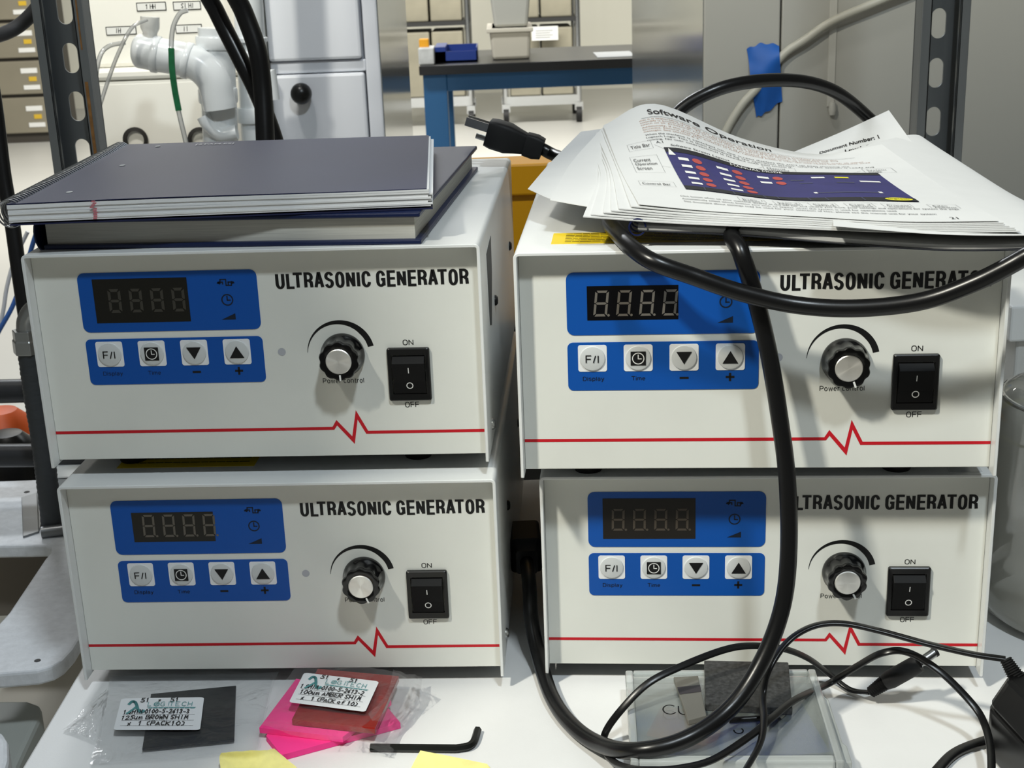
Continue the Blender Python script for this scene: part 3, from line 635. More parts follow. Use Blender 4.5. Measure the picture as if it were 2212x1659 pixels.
# notebook
zb = ZT+0.0186; n4 = [P(14, 441, zb+0.0128), P(925, 405, zb+0.0128), P(929, 292, zb+0.0128), P(262, 312, zb+0.0128)]
for p in n4: p.z = 0
cen2 = sum(n4, Vector())/4
nb = thing('spiral_notebook', 'dark navy spiral notebook on top of the hardbound book', 'notebook', (cen2.x, cen2.y, zb))
L2 = lambda pts: [p-cen2 for p in pts]
Q = L2(n4)
def nbsurf(z, grow=0.0, wav=0.0, front=0.0):
    e1 = (Q[1]-Q[0]).normalized(); e2 = (Q[3]-Q[0]).normalized()
    def f(u, v): return Q[0]*(1-u)*(1-v)+Q[1]*u*(1-v)+Q[2]*u*v+Q[3]*(1-u)*v+e1*grow*u-e2*front*(1-v)+Vector((0, 0, z+wav*math.sin(u*5.2)*(1-v)))
    return f
M_ncov = mat('navy_card_cover', (42, 45, 74), 0.45, spec=0.14, vary=0.06, vscale=10, bump=0.05, bscale=1200)
def fgrid(f, nu=24, nv=6):
    b = NB(); g = [[b.verts.new(f(i/nu, j/nv)) for i in range(nu+1)] for j in range(nv+1)]
    for j in range(nv):
        for i in range(nu): b.faces.new((g[j][i], g[j][i+1], g[j+1][i+1], g[j+1][i]))
    return b
obj('front_cover', fgrid(nbsurf(0.0128, -0.001, 0.0005)), M_ncov, nb, smooth=True, solid=0.0005)
obj('back_cover', fgrid(nbsurf(0.0010, 0.002, 0.0)), M_ncov, nb, smooth=True, solid=0.0008)
for k in range(9):
    z = 0.0022+0.00112*k
    obj('page_section', fgrid(nbsurf(z+0.0009, 0.001+0.0016*math.sin(k*2.3), 0.0004*k/9+0.0001*math.sin(k*3), 0.0004*math.sin(k*1.9))), mat('notebook_page_edges', (226, 227, 228), 0.8), nb, smooth=True, solid=0.00108)
b = NB(); f = nbsurf(0); N = 58
for i in range(N):
    v = 0.01+0.98*i/(N-1); c0 = f(0, v)+Vector((0.0015, 0, 0.0066)); e2 = (Q[3]-Q[0]).normalized(); e1 = (Q[1]-Q[0]).normalized()
    pts = [c0+e1*(0.0078*math.cos(a)-0.0015)+Vector((0, 0, 0.0080*math.sin(a)))+e2*(0.0022*k/24) for k, a in enumerate([math.radians(20+320*k/24) for k in range(25)])]
    sweep(b, pts, circ(0.00055, 6))
obj('spiral_wire', b, mat('dark_wire', (150, 152, 156), 0.25, metal=1.0), nb, smooth=True)
b = NB()
for u, v in ((0.11, 0.13), (0.13, 0.55), (0.14, 0.92)): flat(b, [(u+0.008*math.cos(a*math.pi/8), v+0.011*math.sin(a*math.pi/8)) for a in range(16)], nbsurf(0.0133))
obj('punched_hole', b, M_paper, nb)
b = NB(); text_box(b, '[STAPLES]', 0.26, 0.38, 0.915, 0.945, nbsurf(0.01335)); obj('cover_lettering', b, mat('silver_print', (190, 190, 195), 0.4), nb)
b = NB(); rr = random.Random(5)
for k in range(10):
    p = Q[0].lerp(Q[1], 0.205+rr.uniform(-.004, .004)); z = 0.0024+0.0011*k; e1 = (Q[1]-Q[0]).normalized(); e2 = (Q[3]-Q[0]).normalized()
    c_ = p-e2*0.0018+Vector((0, 0, z)); b.faces.new([b.verts.new(c_+e1*s*0.0011+Vector((0, 0, t))) for s, t in ((-1, 0), (1, 0), (1.4, 0.0009), (-.6, 0.0009))])
obj('red_margin_mark', b, mat('red_pen', (190, 110, 120), 0.7), nb)

# ------------------------------------------------------------------ power cords
M_cord = mat('black_cord_jacket', (13, 13, 14), 0.30, bump=0.03, bscale=300)
CG = 'thick black power cables'
V = Vector
ca = [PY(1172, 322, .272), PY(1205, 338, .262), V((0.066, .20, .2955)), V((0.083, .11, .2955)), P(1318, 466, .2945), P(1338, 508, .2942), PY(1400, 560, -.066), PY(1500, 598, -.0705), PY(1600, 632, -.0725), PY(1720, 659, -.075), PY(1850, 666, -.082), PY(1990, 651, -.090), PY(2105, 611, -.097), PY(2212, 556, -.103), PY(2290, 505, -.1), PY(2330, 470, -.02)]
t = thing('power_cable', 'thick black cable with three-pin plug, drooping across the top right generator front', 'power cable', ca[0], 0, CG)
def rel(pts, o): return [p-o.location for p in pts]
obj('cable', sweep(NB(), spline(rel(ca, t), 12), circ(0.0048, 18)), M_cord, t, smooth=True)
# plug
a = PY(1070, 290, .276); bq = PY(1172, 322, .272); d = (bq-a).normalized(); Mx = Matrix.Translation(a-t.location) @ Matrix((d, V((0, 0, 1)).cross(d).normalized(), d.cross(V((0, 0, 1)).cross(d)).normalized())).transposed().to_4x4()
b = NB()
secs = [(-0.006, 0.0118, 0.0098), (-0.001, 0.0128, 0.0108), (0.010, 0.0130, 0.0108), (0.018, 0.0092, 0.0090), (0.024, 0.0076, 0.0078), (0.024, 0.0088, 0.0086), (0.032, 0.0092, 0.0090), (0.038, 0.0078, 0.0076)]
rings = [[b.verts.new(Mx @ V((x, p*2*wy, q*2*wz))) for p, q in rrect(-.5, .5, -.5, .5, .16, 3)] for x, wy, wz in secs]
for A, B in zip(rings, rings[1:]):
    for i in range(len(A)): j = (i+1) % len(A); b.faces.new((A[i], A[j], B[j], B[i]))
b.faces.new(rings[0]); b.faces.new(rings[-1]); bmesh.ops.recalc_face_normals(b, faces=b.faces[:])
pl = obj('plug', b, M_rub, t, smooth=30)
for sy in (-1, 1): obj('flat_pin', bx(NB(), -0.024, -0.006, sy*0.0064-0.0008, sy*0.0064+0.0008, 0.0005, 0.0070, Mx), M_steel, pl)
obj('ground_pin', sweep(NB(), [Mx @ V((-0.014, 0, -0.0055)), Mx @ V((-0.006, 0, -0.0055))], circ(0.0022, 12)), M_steel, pl, smooth=True)
b = NB()
cb2 = [V((0.112, .19, .2975)), V((0.118, .205, .312)), PY(1470, 238, .21), PY(1570, 187, .215), PY(1700, 173, .235), PY(1800, 196, .265), PY(1882, 260, .302), PY(1918, 305, .300), V((0.292, .23, .2975)), V((0.268, .13, .2960)), V((0.21, .05, .2955)), V((0.155, .0, .2945)), P(1585, 500, .2945), PY(1600, 545, -.0585), PY(1628, 630, -.0608), PY(1658, 750, -.064), PY(1682, 890, -.068), PY(1700, 1030, -.072), PY(1704, 1180, -.078), PY(1690, 1310, -.084), PY(1645, 1430, -.094), PY(1577, 1530, -.108), P(1478, 1598, .0275), P(1370, 1622, .021), P(1290, 1605, .0085), P(1232, 1563, .0055), P(1192, 1505, .0055), P(1167, 1430, .008), PY(1148, 1340, .030), PY(1144, 1270, .05), PY(1138, 1215, .085)]
t = thing('power_cable', 'thick black cable arching behind the papers, then looping down over the front to the table', 'power cable', cb2[0], 0, CG)
obj('cable', sweep(NB(), spline(rel(cb2, t), 12), circ(0.0049, 18)), M_cord, t, smooth=True)
p0, p1 = PY(1138, 1215, .085)-t.location, PY(1134, 1172, .125)-t.location
obj('connector', sweep(NB(), [p0, p0.lerp(p1, .3), p0.lerp(p1, .35), p1, p1+(p1-p0)*.3], rrect(-.0105, .0105, -.012, .012, .003, 3), scale=lambda k: 0.7+0.35*min(1, k*2)), M_rub, t, smooth=40)

# ------------------------------------------------------------------ power adapter
ad = thing('power_adapter', 'black plug-in power adapter with thin cables at the bottom right corner', 'power adapter', (0.308, -0.134, 0), math.radians(8))
b = NB(); prism(b, rrect(-0.041, 0.05, -0.055, 0.043, 0.012, 5), 0.0, 0.030, lambda p, q, h: (p*(1.0 if h < .01 else 1.0), q, h))
obj('lower_shell', b, M_blk, ad, bevel=0.002)
b = NB(); A = [b.verts.new((p, q, 0.0305)) for p, q in rrect(-0.041, 0.05, -0.055, 0.043, 0.012, 5)]; B = [b.verts.new((p*0.84, q*0.84, 0.050)) for p, q in rrect(-0.041, 0.05, -0.055, 0.043, 0.012, 5)]
for i in range(len(A)): j = (i+1) % len(A); b.faces.new((A[i], A[j], B[j], B[i]))
b.faces.new(B); b.faces.new(A[::-1]); bmesh.ops.recalc_face_normals(b, faces=b.faces[:])
obj('upper_shell', b, M_blk, ad, bevel=0.002)
bpy.context.view_layer.update()
def into(o): o.matrix_parent_inverse = ad.matrix_world.inverted(); return o
b = NB(); p0, p1 = PY(2172, 1424, -.098), P(2200, 1470, 0.046)
pts = [p0.lerp(p1, k/20) for k in range(21)]
into(obj('strain_relief', sweep(b, pts, circ(0.0048, 16), scale=lambda k: (0.75+0.35*k)*(1.0 if int(k*20) % 2 else 0.82)), M_rub, ad, smooth=30))
c1 = [PY(2172, 1424, -.098), PY(2100, 1413, -.092), PY(2000, 1390, -.082), PY(1900, 1363, -.074), PY(1820, 1347, -.069), PY(1757, 1353, -.068), PY(1703, 1385, -.072), PY(1664, 1440, -.083), P(1648, 1500, .0345), P(1650, 1556, .0300), P(1640, 1610, .0265), P(1600, 1680, .025)]
into(obj('output_cable', sweep(NB(), spline(c1, 12), twin(0.00135), up0=(0.3, 0, 1)), M_cord, ad, smooth=50))
c3 = [P(2170, 1590, .006), P(2120, 1602, .004), P(2060, 1628, .003), P(2010, 1680, .003)]
into(obj('input_cable', sweep(NB(), spline(c3, 12), twin(0.0017), up0=(0, 0, 1)), M_cord, ad, smooth=50))
# lead with barrel plug
tip = P(2022, 1407, .036); e1 = P(1985, 1433, .031); e2 = P(1912, 1474, .0165); e3 = P(1880, 1496, .008)
c2 = [e3, P(1835, 1489, .0035), P(1790, 1455, .010), P(1745, 1422, .024), P(1690, 1401, .036), P(1620, 1395, .042), P(1560, 1405, .043), P(1470, 1440, .041), P(1400, 1476, .036), P(1345, 1530, .024), P(1309, 1580, .010), P(1306, 1615, .0025), P(1326, 1646, .010), P(1362, 1660, .0225), P(1405, 1663, .0262), P(1465, 1660, .0262), P(1540, 1641, .026), P(1620, 1590, .027), P(1665, 1553, .0275), P(1720, 1510, .0245), P(1790, 1477, .014), P(1850, 1440, .030), P(1905, 1411, .045), P(1960, 1409, .047), P(2030, 1450, .040), P(2100, 1520, .026), P(2127, 1565, .020), P(2140, 1620, .018), P(2142, 1690, .018)]
ld = thing('adapter_lead', 'thin black twin lead ending in a silver barrel plug before the bottom right generator', 'cable', e3)
obj('cable', sweep(NB(), spline(rel(c2, ld), 12), twin(0.0012), up0=(0, 0.2, 1)), M_cord, ld, smooth=50)
obj('plug_grip', sweep(NB(), rel([e2, e2.lerp(e1, .15), e2.lerp(e1, .8), e1], ld), circ(0.0056, 18), scale=lambda k: 0.85 if k < .2 else (1.0 if k < .9 else 0.95)), M_rub, ld, smooth=40)
obj('strain_relief', sweep(NB(), rel([e3.lerp(e2, k/16) for k in range(17)], ld), circ(0.0048, 14), scale=lambda k: (0.75+0.25*k)*(1 if int(k*16+.5) % 2 else 0.7)), M_rub, ld, smooth=20)
obj('barrel', sweep(NB(), rel([e1, e1.lerp(tip, .88)], ld), circ(0.00285, 20)), M_steel, ld, smooth=40)
obj('barrel_tip', sweep(NB(), rel([e1.lerp(tip, .88), tip], ld), circ(0.0031, 20)), M_rub, ld, smooth=40)

# ------------------------------------------------------------------ clear case with samples
CY = math.radians(-3.5); cs = thing('clear_plastic_case', 'clear plastic storage case in front of the bottom right generator', 'case', (0.1185, -0.083, 0), CY)
W2, D2, HH = 0.0575, 0.050, 0.0195
M_case = film('frosted_clear_plastic', (216, 228, 224), 0.87, 0.15, 0.04)
b = NB()
for q in ((-W2, W2, -D2, D2, 0.0002, 0.0016), (-W2, -W2+0.0016, -D2, D2, 0.0016, 0.011), (W2-0.0016, W2, -D2, D2, 0.0016, 0.011), (-W2, W2, -D2, -D2+0.0016, 0.0016, 0.011), (-W2, W2, D2-0.0016, D2, 0.0016, 0.011)): bx(b, *q)
obj('case_base', b, M_case, cs)
b = NB()
bx(b, -W2+.004, W2-.004, -D2+.006, D2-.004, 0.0178, HH); obj('case_lid', b, M_case, cs)
b = NB()
for q in ((-W2-.0008, -W2+0.004, -D2-.0008, D2, 0.0112, HH), (W2-0.004, W2+.0008, -D2-.0008, D2, 0.0112, HH), (-W2+.004, W2-.004, -D2-.0008, -D2+0.006, 0.0112, HH), (-W2+.004, W2-.004, D2-.004, D2, 0.0112, HH)): bx(b, *q)
M_rim = film('milky_plastic_rim', (222, 228, 226), 0.55, 0.12, 0.08)
obj('lid_rim', b, M_rim, cs, bevel=0.0012)
obj('clasp', prism(NB(), [(W2+.0009, -D2+.004), (W2+.006, -D2+.004), (W2+.006, -D2+.020), (W2+.0042, -D2+.024), (W2+.0042, D2-.03), (W2+.0009, D2-.022)], 0.009, 0.0155, lambda p, q, h: (p, q, h)), M_rim, cs, bevel=0.0008)
b = NB(); TC = lambda p, q: (p, q, HH+0.0002)

def arcw(cx, cy, rx, ry, a0, a1): pts = [V((cx+rx*math.cos(math.radians(a0+(a1-a0)*i/14)), cy+ry*math.sin(math.radians(a0+(a1-a0)*i/14)), 0)) for i in range(15)]; stroke(b, pts, 0.0008, TC)
arcw(-0.0335, 0.003, 0.0040, 0.0050, 50, 320); arcw(-0.0255, 0.0015, 0.0030, 0.0040, 180, 360); stroke(b, [V((-0.0285, 0.0015, 0)), V((-0.0283, 0.0065, 0))], 0.0008, TC); stroke(b, [V((-0.0225, 0.006, 0)), V((-0.0225, -0.0035, 0))], 0.0008, TC); obj('marker_writing', b, M_ink, cs); b = NB(); arcw(0.004, -0.020, 0.0026, 0.0030, 170, 400)
obj('marker_scribble', b, M_ink, cs)
def rotbox(name, lab, cat, cx, cy, z0, sx, sy, sz, yaw, m, bev=0.0006, group=None):
    o = obj(name, bx(NB(), -sx/2, sx/2, -sy/2, sy/2, 0, sz), m, bevel=bev); o.location = (cx, cy, z0); o.rotation_euler = (0, 0, yaw); return tag(o, lab, cat, group)
rotbox('folded_paper', 'blue paper folded inside the clear plastic case', 'paper', 0.138, -0.092, 0.0120, 0.060, 0.056, 0.0012, math.radians(5), mat('blue_paper', (44, 66, 148), 0.8))
rotbox('kraft_paper', 'tan paper piece inside the clear plastic case', 'paper', 0.094, -0.088, 0.0140, 0.040, 0.034, 0.0008, math.radians(-22), mat('tan_paper', (146, 104, 80), 0.8))
q = [P(1521, 1426, HH+.0049), P(1703, 1430, HH+.0049), P(1712, 1530, HH+.0049), P(1524, 1520, HH+.0049)]
sl = prism(NB(), [(p.x, p.y) for p in q], HH+0.0002, HH+.0049, lambda p, q, h: (p, q, h)); o = obj('sample_slab', sl, mat('scuffed_black_plate', (56, 57, 57), 0.5, vary=0.7, vscale=420), bevel=0.0006)
tag(o, 'square scuffed black plate lying on the clear case lid', 'plate')
q = [P(1455, 1462, HH+.0035), P(1508, 1459, HH+.0035), P(1526, 1545, HH+.0035), P(1487, 1556, HH+.0035)]
mb_ = thing('metal_strip', 'small grey metal strip with a dark band beside the black plate', 'metal strip', (q[0]+q[2])/2)
mb_.location.z = HH+0.0002
o = obj('strip_body', prism(NB(), [(p.x-mb_.location.x, p.y-mb_.location.y) for p in q], 0, 0.0032, lambda p, q, h: (p, q, h)), mat('dull_grey_metal', (128, 126, 118), 0.45, metal=0.5), mb_, bevel=0.0004)
e = lambda k: q[0].lerp(q[3], k); g_ = lambda k: q[1].lerp(q[2], k)
b = NB(); flat(b, [(p.x-mb_.location.x, p.y-mb_.location.y) for p in (e(.25), g_(.25), g_(.42), e(.42))], lambda p, q: (p, q, 0.0034)); obj('dark_band', b, mat('dark_band_paint', (52, 48, 52), 0.5), mb_)
o = obj('thin_rod', sweep(NB(), [P(1575, 1556, HH+.0022), P(1680, 1549, HH+.0022)], circ(0.0018, 16)), M_blk, smooth=True); tag(o, 'thin black rod in front of the square plate on the case lid', 'rod')

# ------------------------------------------------------------------ shim bags, notes and hex key
M_bag = film('clear_polythene', (222, 224, 226), 0.955, 0.10, 0.035, bump=0.6, bscale=45)
M_bag2 = film('clear_polythene_pink_side', (226, 220, 224), 0.95, 0.10, 0.035, bump=0.6, bscale=45)
def crumple(amp, sc, seed):
    off = V((seed*3.1, seed*1.7, 0)); return lambda u, v: V((0, 0, amp*(noise.noise(V((u*sc, v*sc, 0))+off)+0.5*noise.noise(V((u*sc*2.3, v*sc*2.3, 5))+off))))
def filmsheet(name, rows, m, amp, sc, seed, par):
    S = Surf([[P(*q) for q in r] for r in rows]); o = obj(name, S.mesh(NB(), 36, 30, crumple(amp, sc, seed)), m, smooth=80); 
    o.parent = par; o.matrix_parent_inverse = Matrix.Translation(par.location).inverted(); return o, S
M_sticker = mat('white_sticker', (232, 234, 236), 0.5)
M_teal = mat('teal_print', (84, 150, 152), 0.5); M_pen = mat('marker_ink', (24, 24, 28), 0.5)
def shim_label(par, corners, lines, jseed):
    S = Surf([[corners[3], corners[3].lerp(corners[2], .5)+V((0, 0, .0006)), corners[2]], [corners[0], corners[0].lerp(corners[1], .5)+V((0, 0, .0006)), corners[1]]])
    T0 = S.on(0); b = NB(); flat(b, rrect(0, 1, 0, 1, 0.05, 5), lambda p, q: S(p, q)); bmesh.ops.triangulate(b, faces=b.faces[:])
    def fix(o): o.parent = par; o.matrix_parent_inverse = Matrix.Translation(par.location).inverted(); return o
    lb = fix(obj('label', b, M_sticker))
    A = 1.75; T = lambda x, y: S(x/A, y)+S.nrm(min(max(x/A, 0.02), .98), min(max(y, .02), .98))*0.00025
    def kid(o): o.parent = lb; o.matrix_parent_inverse = Matrix.Translation(par.location).inverted(); o.parent = lb; o.matrix_parent_inverse = lb.matrix_world.inverted() if False else Matrix.Identity(4); return o
    b = NB(); x = 0.60
    for ch in 'LOGITECH':
        if ch == 'O':
            ringpoly(b, x+0.055, 0.775, 0.045, 0.062, T, 20)
            for k in (-.03, 0, .03): stroke(b, [V((x+0.02+k, 0.735+abs(k)*.3, 0)), V((x+0.075+k*.6, 0.80+k*.3, 0))], 0.009, T)
            x += 0.135; continue
        pen(b, ch, x, 0.715, 0.125, T, 0.013, adv=0.9, slant=0.05); x += 0.06 if ch == 'I' else 0.128
    frameline_pts = [V((0.60, 0.672, 0)), V((1.60, 0.672, 0))]; stroke(b, frameline_pts, 0.012, T)
    for k in range(9): stroke(b, [V((0.62+k*.11, 0.652, 0)), V((0.70+k*.11, 0.652, 0))], 0.016, T)
    # lambda-like mark
    cr = spline([(0.20, 0.80, 0), (0.25, 0.88, 0), (0.32, 0.85, 0), (0.37, 0.74, 0), (0.42, 0.60, 0), (0.49, 0.53, 0), (0.54, 0.57, 0)], 5)
    for p, q in zip(cr, cr[1:]): stroke(b, [p, q], 0.062, T)
    stroke(b, [V((0.36, 0.70, 0)), V((0.29, 0.60, 0)), V((0.20, 0.50, 0))], 0.05, T)
    kid(obj('printed_logo', b, M_teal))
    b = NB()
    for s, x, y, h, ad_ in lines: pen(b, s, x, y, h, T, 0.019, adv=ad_, jit=0.03, seed=jseed+len(s))
    for y in (0.46, 0.28, 0.12): stroke(b, [V((0.12, y, 0)), V((1.6, y, 0))], 0.006, T)
    kid(obj('handwriting', b, M_pen))
    return lb
bag = thing('shim_bag', 'clear bag labelled 125um brown shim, left of the pink notes', 'plastic bag', P(400, 1550, 0), 0, 'labelled clear bags of shims')
filmsheet('bag_film', [[(192, 1650, .002), (330, 1640, .004), (450, 1630, .004), (556, 1622, .002)], [(218, 1570, .004), (340, 1560, .0050), (440, 1555, .0050), (575, 1545, .003)], [(236, 1490, .004), (340, 1490, .0048), (470, 1480, .0048), (590, 1480, .004)], [(233, 1452, .006), (350, 1453, .007), (470, 1451, .007), (603, 1452, .008)]], M_bag, 0.0011, 5, 1, bag)
filmsheet('bag_underside', [[(196, 1652, .0012), (400, 1640, .0012), (552, 1626, .0012)], [(238, 1460, .0012), (400, 1462, .0012), (590, 1462, .0012)]], M_bag, 0.0004, 5, 2, bag)
filmsheet('loose_flap', [[(135, 1578, .001), (180, 1590, .002), (215, 1608, .002)], [(190, 1522, .003), (215, 1530, .004), (225, 1540, .003)], [(228, 1490, .002), (232, 1490, .003), (236, 1492, .003)]], M_bag, 0.0010, 4, 3, bag)
shim_label(bag, [P(262, 1509, .0064), P(441, 1506, .0064), P(432, 1577, .0064), P(245, 1577, .0064)], [('51', .43, .85, .12, .9), ('x', .80, .86, .08, .9), ('51', 1.05, .85, .12, .9), ('1 SHIM 0100-5-2613-3', .12, .49, .115, .66), ('125um BROWN SHIM', .10, .31, .115, .84), ('x  1 (PACK10)', .25, .12, .12, .9)], 11)
q = [P(326, 1499, .0032), P(510, 1481, .0032), P(506, 1598, .0032), P(307, 1618, .0032)]
o = obj('shim_pack', prism(NB(), [(p.x, p.y) for p in q], 0.0018, 0.0034, lambda p, q, h: (p, q, h)), mat('black_shim', (9, 11, 15), 0.35), bevel=0.0004); tag(o, 'square black shim pack inside the left clear bag', 'shim')
bag = thing('shim_bag', 'clear bag labelled 100um amber shim, lying on the pink notes', 'plastic bag', P(730, 1520, 0), 0, 'labelled clear bags of shims')
filmsheet('bag_film', [[(552, 1560, .011), (650, 1592, .0135), (745, 1600, .012), (846, 1632, .003)], [(595, 1505, .013), (690, 1515, .0145), (800, 1525, .0140), (872, 1568, .004)], [(640, 1440, .014), (720, 1442, .0150), (832, 1446, .0145), (944, 1500, .005)]], M_bag2, 0.0014, 6, 4, bag)
filmsheet('folded_flap', [[(795, 1545, .018), (815, 1560, .017), (865, 1550, .011)], [(835, 1498, .021), (870, 1492, .018), (905, 1500, .010)], [(850, 1448, .019), (880, 1455, .016), (912, 1462, .010)]], M_bag2, 0.0015, 4, 6, bag)
shim_label(bag, [P(657, 1453, .0166), P(819, 1472, .0166), P(789, 1538, .0166), P(624, 1517, .0166)], [('51', .43, .85, .12, .9), ('x', .82, .86, .08, .9), ('51', 1.10, .85, .12, .9), ('1 SHIM-0100-5-2613-2', .08, .49, .12, .66), ('100um AMBER SHIM', .13, .31, .12, .82), ('x   1 (PACK of 10)', .22, .12, .115, .78)], 31)
q = [P(686, 1445, .0118), P(862, 1461, .0118), P(810, 1575, .0118), P(630, 1555, .0118)]
o = obj('shim_pack', prism(NB(), [(p.x, p.y) for p in q], 0.0082, 0.0122, lambda p, q, h: (p, q, h)), mat('amber_film', (140, 24, 14), 0.25, coat=0.4), bevel=0.0005); tag(o, 'square amber red shim pack inside the right clear bag', 'shim')
M_pink = mat('fluorescent_pink_paper', (255, 62, 150), 0.7)
q = [P(640, 1466, .0078), P(852, 1520, .0078), P(866, 1556, .0078), P(700, 1600, .0078), P(560, 1570, .0078)]
q2 = [P(575, 1590, .0038), P(608, 1632, .0038), P(865, 1562, .0038), P(830, 1520, .0038), P(640, 1500, .0038)]
o = obj('sticky_note_pad', prism(NB(), [(p.x, p.y) for p in q2], 0.0002, 0.0040, lambda p, q, h: (p, q, h)), M_pink); tag(o, 'lower pink sticky note pad lying on the table', 'sticky notes', 'pink sticky note pads')
o = obj('sticky_note_pad', prism(NB(), [(p.x, p.y) for p in (P(640, 1466, .0078), P(845, 1512, .0078), P(740, 1592, .0078), P(560, 1572, .0078))], 0.0042, 0.0078, lambda p, q, h: (p, q, h)), M_pink); tag(o, 'upper pink sticky note pad directly under the amber shim bag', 'sticky notes', 'pink sticky note pads')
M_ynote = mat('pale_yellow_paper', (240, 232, 150), 0.8, vary=0.08, vscale=200)
S = Surf([[P(480, 1680, .002), P(560, 1685, .003), P(660, 1690, .002)], [P(474, 1640, .007), P(545, 1648, .004), P(645, 1662, .002)], [P(478, 1626, .011), P(560, 1621, .010), P(592, 1617, .006)]])
o = obj('sticky_note', S.mesh(NB(), 16, 16, crumple(.0008, 4, 9)), M_ynote, smooth=True, solid=0.0002); tag(o, 'crumpled yellow sticky note below the pink pads', 'sticky note', 'yellow sticky notes at the table front')
S = Surf([[P(870, 1700, .001), P(960, 1710, .001), P(1090, 1720, .001)], [P(890, 1655, .002), P(970, 1668, .002), P(1075, 1680, .001)], [P(908, 1621, .005), P(975, 1634, .004), P(1052, 1650, .002)]])
o = obj('sticky_note', S.mesh(NB(), 14, 14), M_ynote, smooth=True, solid=0.0002); tag(o, 'flat yellow sticky note below the hex key', 'sticky note', 'yellow sticky notes at the table front')
hk = [P(800, 1615, .0026), P(900, 1616, .0026), P(985, 1617, .0026), P(1012, 1612, .0026), P(1024, 1600, .0026), P(1032, 1576, .0026)]
o = obj('hex_key', sweep(NB(), [hk[0], hk[1]]+spline(hk[2:], 6), circ(0.0024, 6)), mat('black_oxide_steel', (28, 30, 28), 0.4, metal=0.6), smooth=25); tag(o, 'black L-shaped hex key on the table beside the yellow note', 'hex key')
# ------------------------------------------------------------------ rack uprights and things behind the generators
M_galv = mat('galvanised_steel', (128, 132, 134), 0.42, metal=0.85, vary=0.18, vscale=25, stretch=(1, 1, 0.15))
M_galv_d = mat('galvanised_steel_lip', (150, 154, 156), 0.38, metal=0.85, vary=0.15, vscale=25, stretch=(1, 1, 0.15))
def upright(label, xc, wdt, yb, slots_z, rust=False):
    t = thing('slotted_steel_upright', label, 'rack upright', (xc, yb, -0.82), 0, 'slotted steel rack uprights')
    b = NB(); hw = wdt/2; z0, z1 = 0.0, 2.3; sw, sh = 0.0072, 0.0285
    zs = sorted(slots_z); pitch = (zs[-1]-zs[0])/(len(zs)-1); zz = zs[0]
    while zz > 0.4: zz -= pitch
    cur = 0.0
    bx(b, -hw, -sw, -0.0012, 0.0012, z0, z1); bx(b, sw, hw, -0.0012, 0.0012, z0, z1)
    while zz < z1:
        lo, hi = zz-sh/2, zz+sh/2
        bx(b, -sw, sw, -0.0012, 0.0012, cur, lo)
        n = 8
        for top in (0, 1):
            cz = hi-sw if top else lo+sw; e = hi if top else lo
            for sx in (-1, 1):
                pts = [(sx*sw, e)] + [(sx*sw*math.cos(math.radians(90*i/n)), cz+(1 if top else -1)*sw*math.sin(math.radians(90*i/n))) for i in range(n+1)]
                prism(b, pts, -0.0012, 0.0012, lambda p, q, h: (p, h, q))
        cur = hi; zz += pitch
    bx(b, -sw, sw, -0.0012, 0.0012, cur, z1)
    obj('slotted_web', b, M_galv, t)
    for s in (-1, 1):
        f = NB(); bx(f, s*hw, s*(hw-0.0025), -0.0215, 0.0, z0, z1); obj('side_flange', f, M_galv, t)
        f = NB(); bx(f, s*hw, s*(hw-0.0095), -0.0240, -0.0215, z0, z1); bx(f, s*(hw-0.0095), s*(hw-0.0075), -0.0240, -0.017, z0, z1); obj('lip', f, M_galv_d, t, bevel=0.0006)
    if rust:
        f = NB(); bx(f, hw-0.0066, hw-0.0036, -0.0244, -0.0240, 0.55, 1.16); bx(f, hw-0.0060, hw-0.0046, -0.0244, -0.0240, 1.19, 1.40); obj('rust_streak', f, mat('rust', (138, 96, 48), 0.8, vary=0.4, vscale=120), t)
    return t
yL = 0.585
upright('slotted steel upright at the left behind the notebook', -0.4155, 0.048, yL, [PY(124, 20, yL).z+.82, PY(136, 120, yL).z+.82, PY(150, 230, yL).z+.82], True)
upright('slotted steel upright at the right before the grey cabinet', 0.4265, 0.046, yL, [PY(2033, 50, yL).z+.82, PY(2026, 157, yL).z+.82, PY(2020, 262, yL).z+.82])
HG = 'black hoses hanging behind the generators'
def hose(label, pts, r, m=None, cat='hose', name='hose', group=HG):
    o = obj(name, tube(NB(), pts, r, 16, 10), m or M_cord, smooth=True); return tag(o, label, cat, group)
hose('left black hose of the crossing pair above the notebook', [PY(250, -900, .56), PY(380, -300, .52), PY(430, -60, .50), PY(470, 30, .50), PY(515, 120, .49), PY(555, 200, .48), PY(590, 290, .478), PY(610, 370, .475)], 0.0078)
hose('right black hose of the crossing pair above the notebook', [PY(330, -900, .50), PY(440, -300, .48), PY(490, -60, .47), PY(528, 30, .47), PY(556, 110, .465), PY(567, 190, .46), PY(572, 280, .45), PY(575, 370, .44)], 0.0085)
hose('black hose at the far left edge running down past the notebook', [PY(-60, -500, .5), PY(-40, -150, .48), PY(-25, 120, .46), PY(-8, 250, .46), PY(8, 380, .45), PY(26, 480, .44), PY(40, 580, .43), PY(58, 700, .42), PY(75, 800, .41)], 0.0068)
hose('dark grey hose curving in at the top left corner', [PY(-40, 85, .66), PY(10, 72, .66), PY(48, 50, .665), PY(85, 10, .67), PY(110, -40, .67)], 0.0072, mat('dark_grey_rubber', (58, 58, 60), 0.5))
hose('thin blue tube at the left edge', [PY(-40, 790, .9), PY(-5, 720, .9), PY(30, 655, .9), PY(58, 570, .9), PY(80, 500, .9), PY(100, 470, .9)], 0.0030, mat('blue_tube', (60, 104, 176), 0.4), 'tube', 'tube', None)
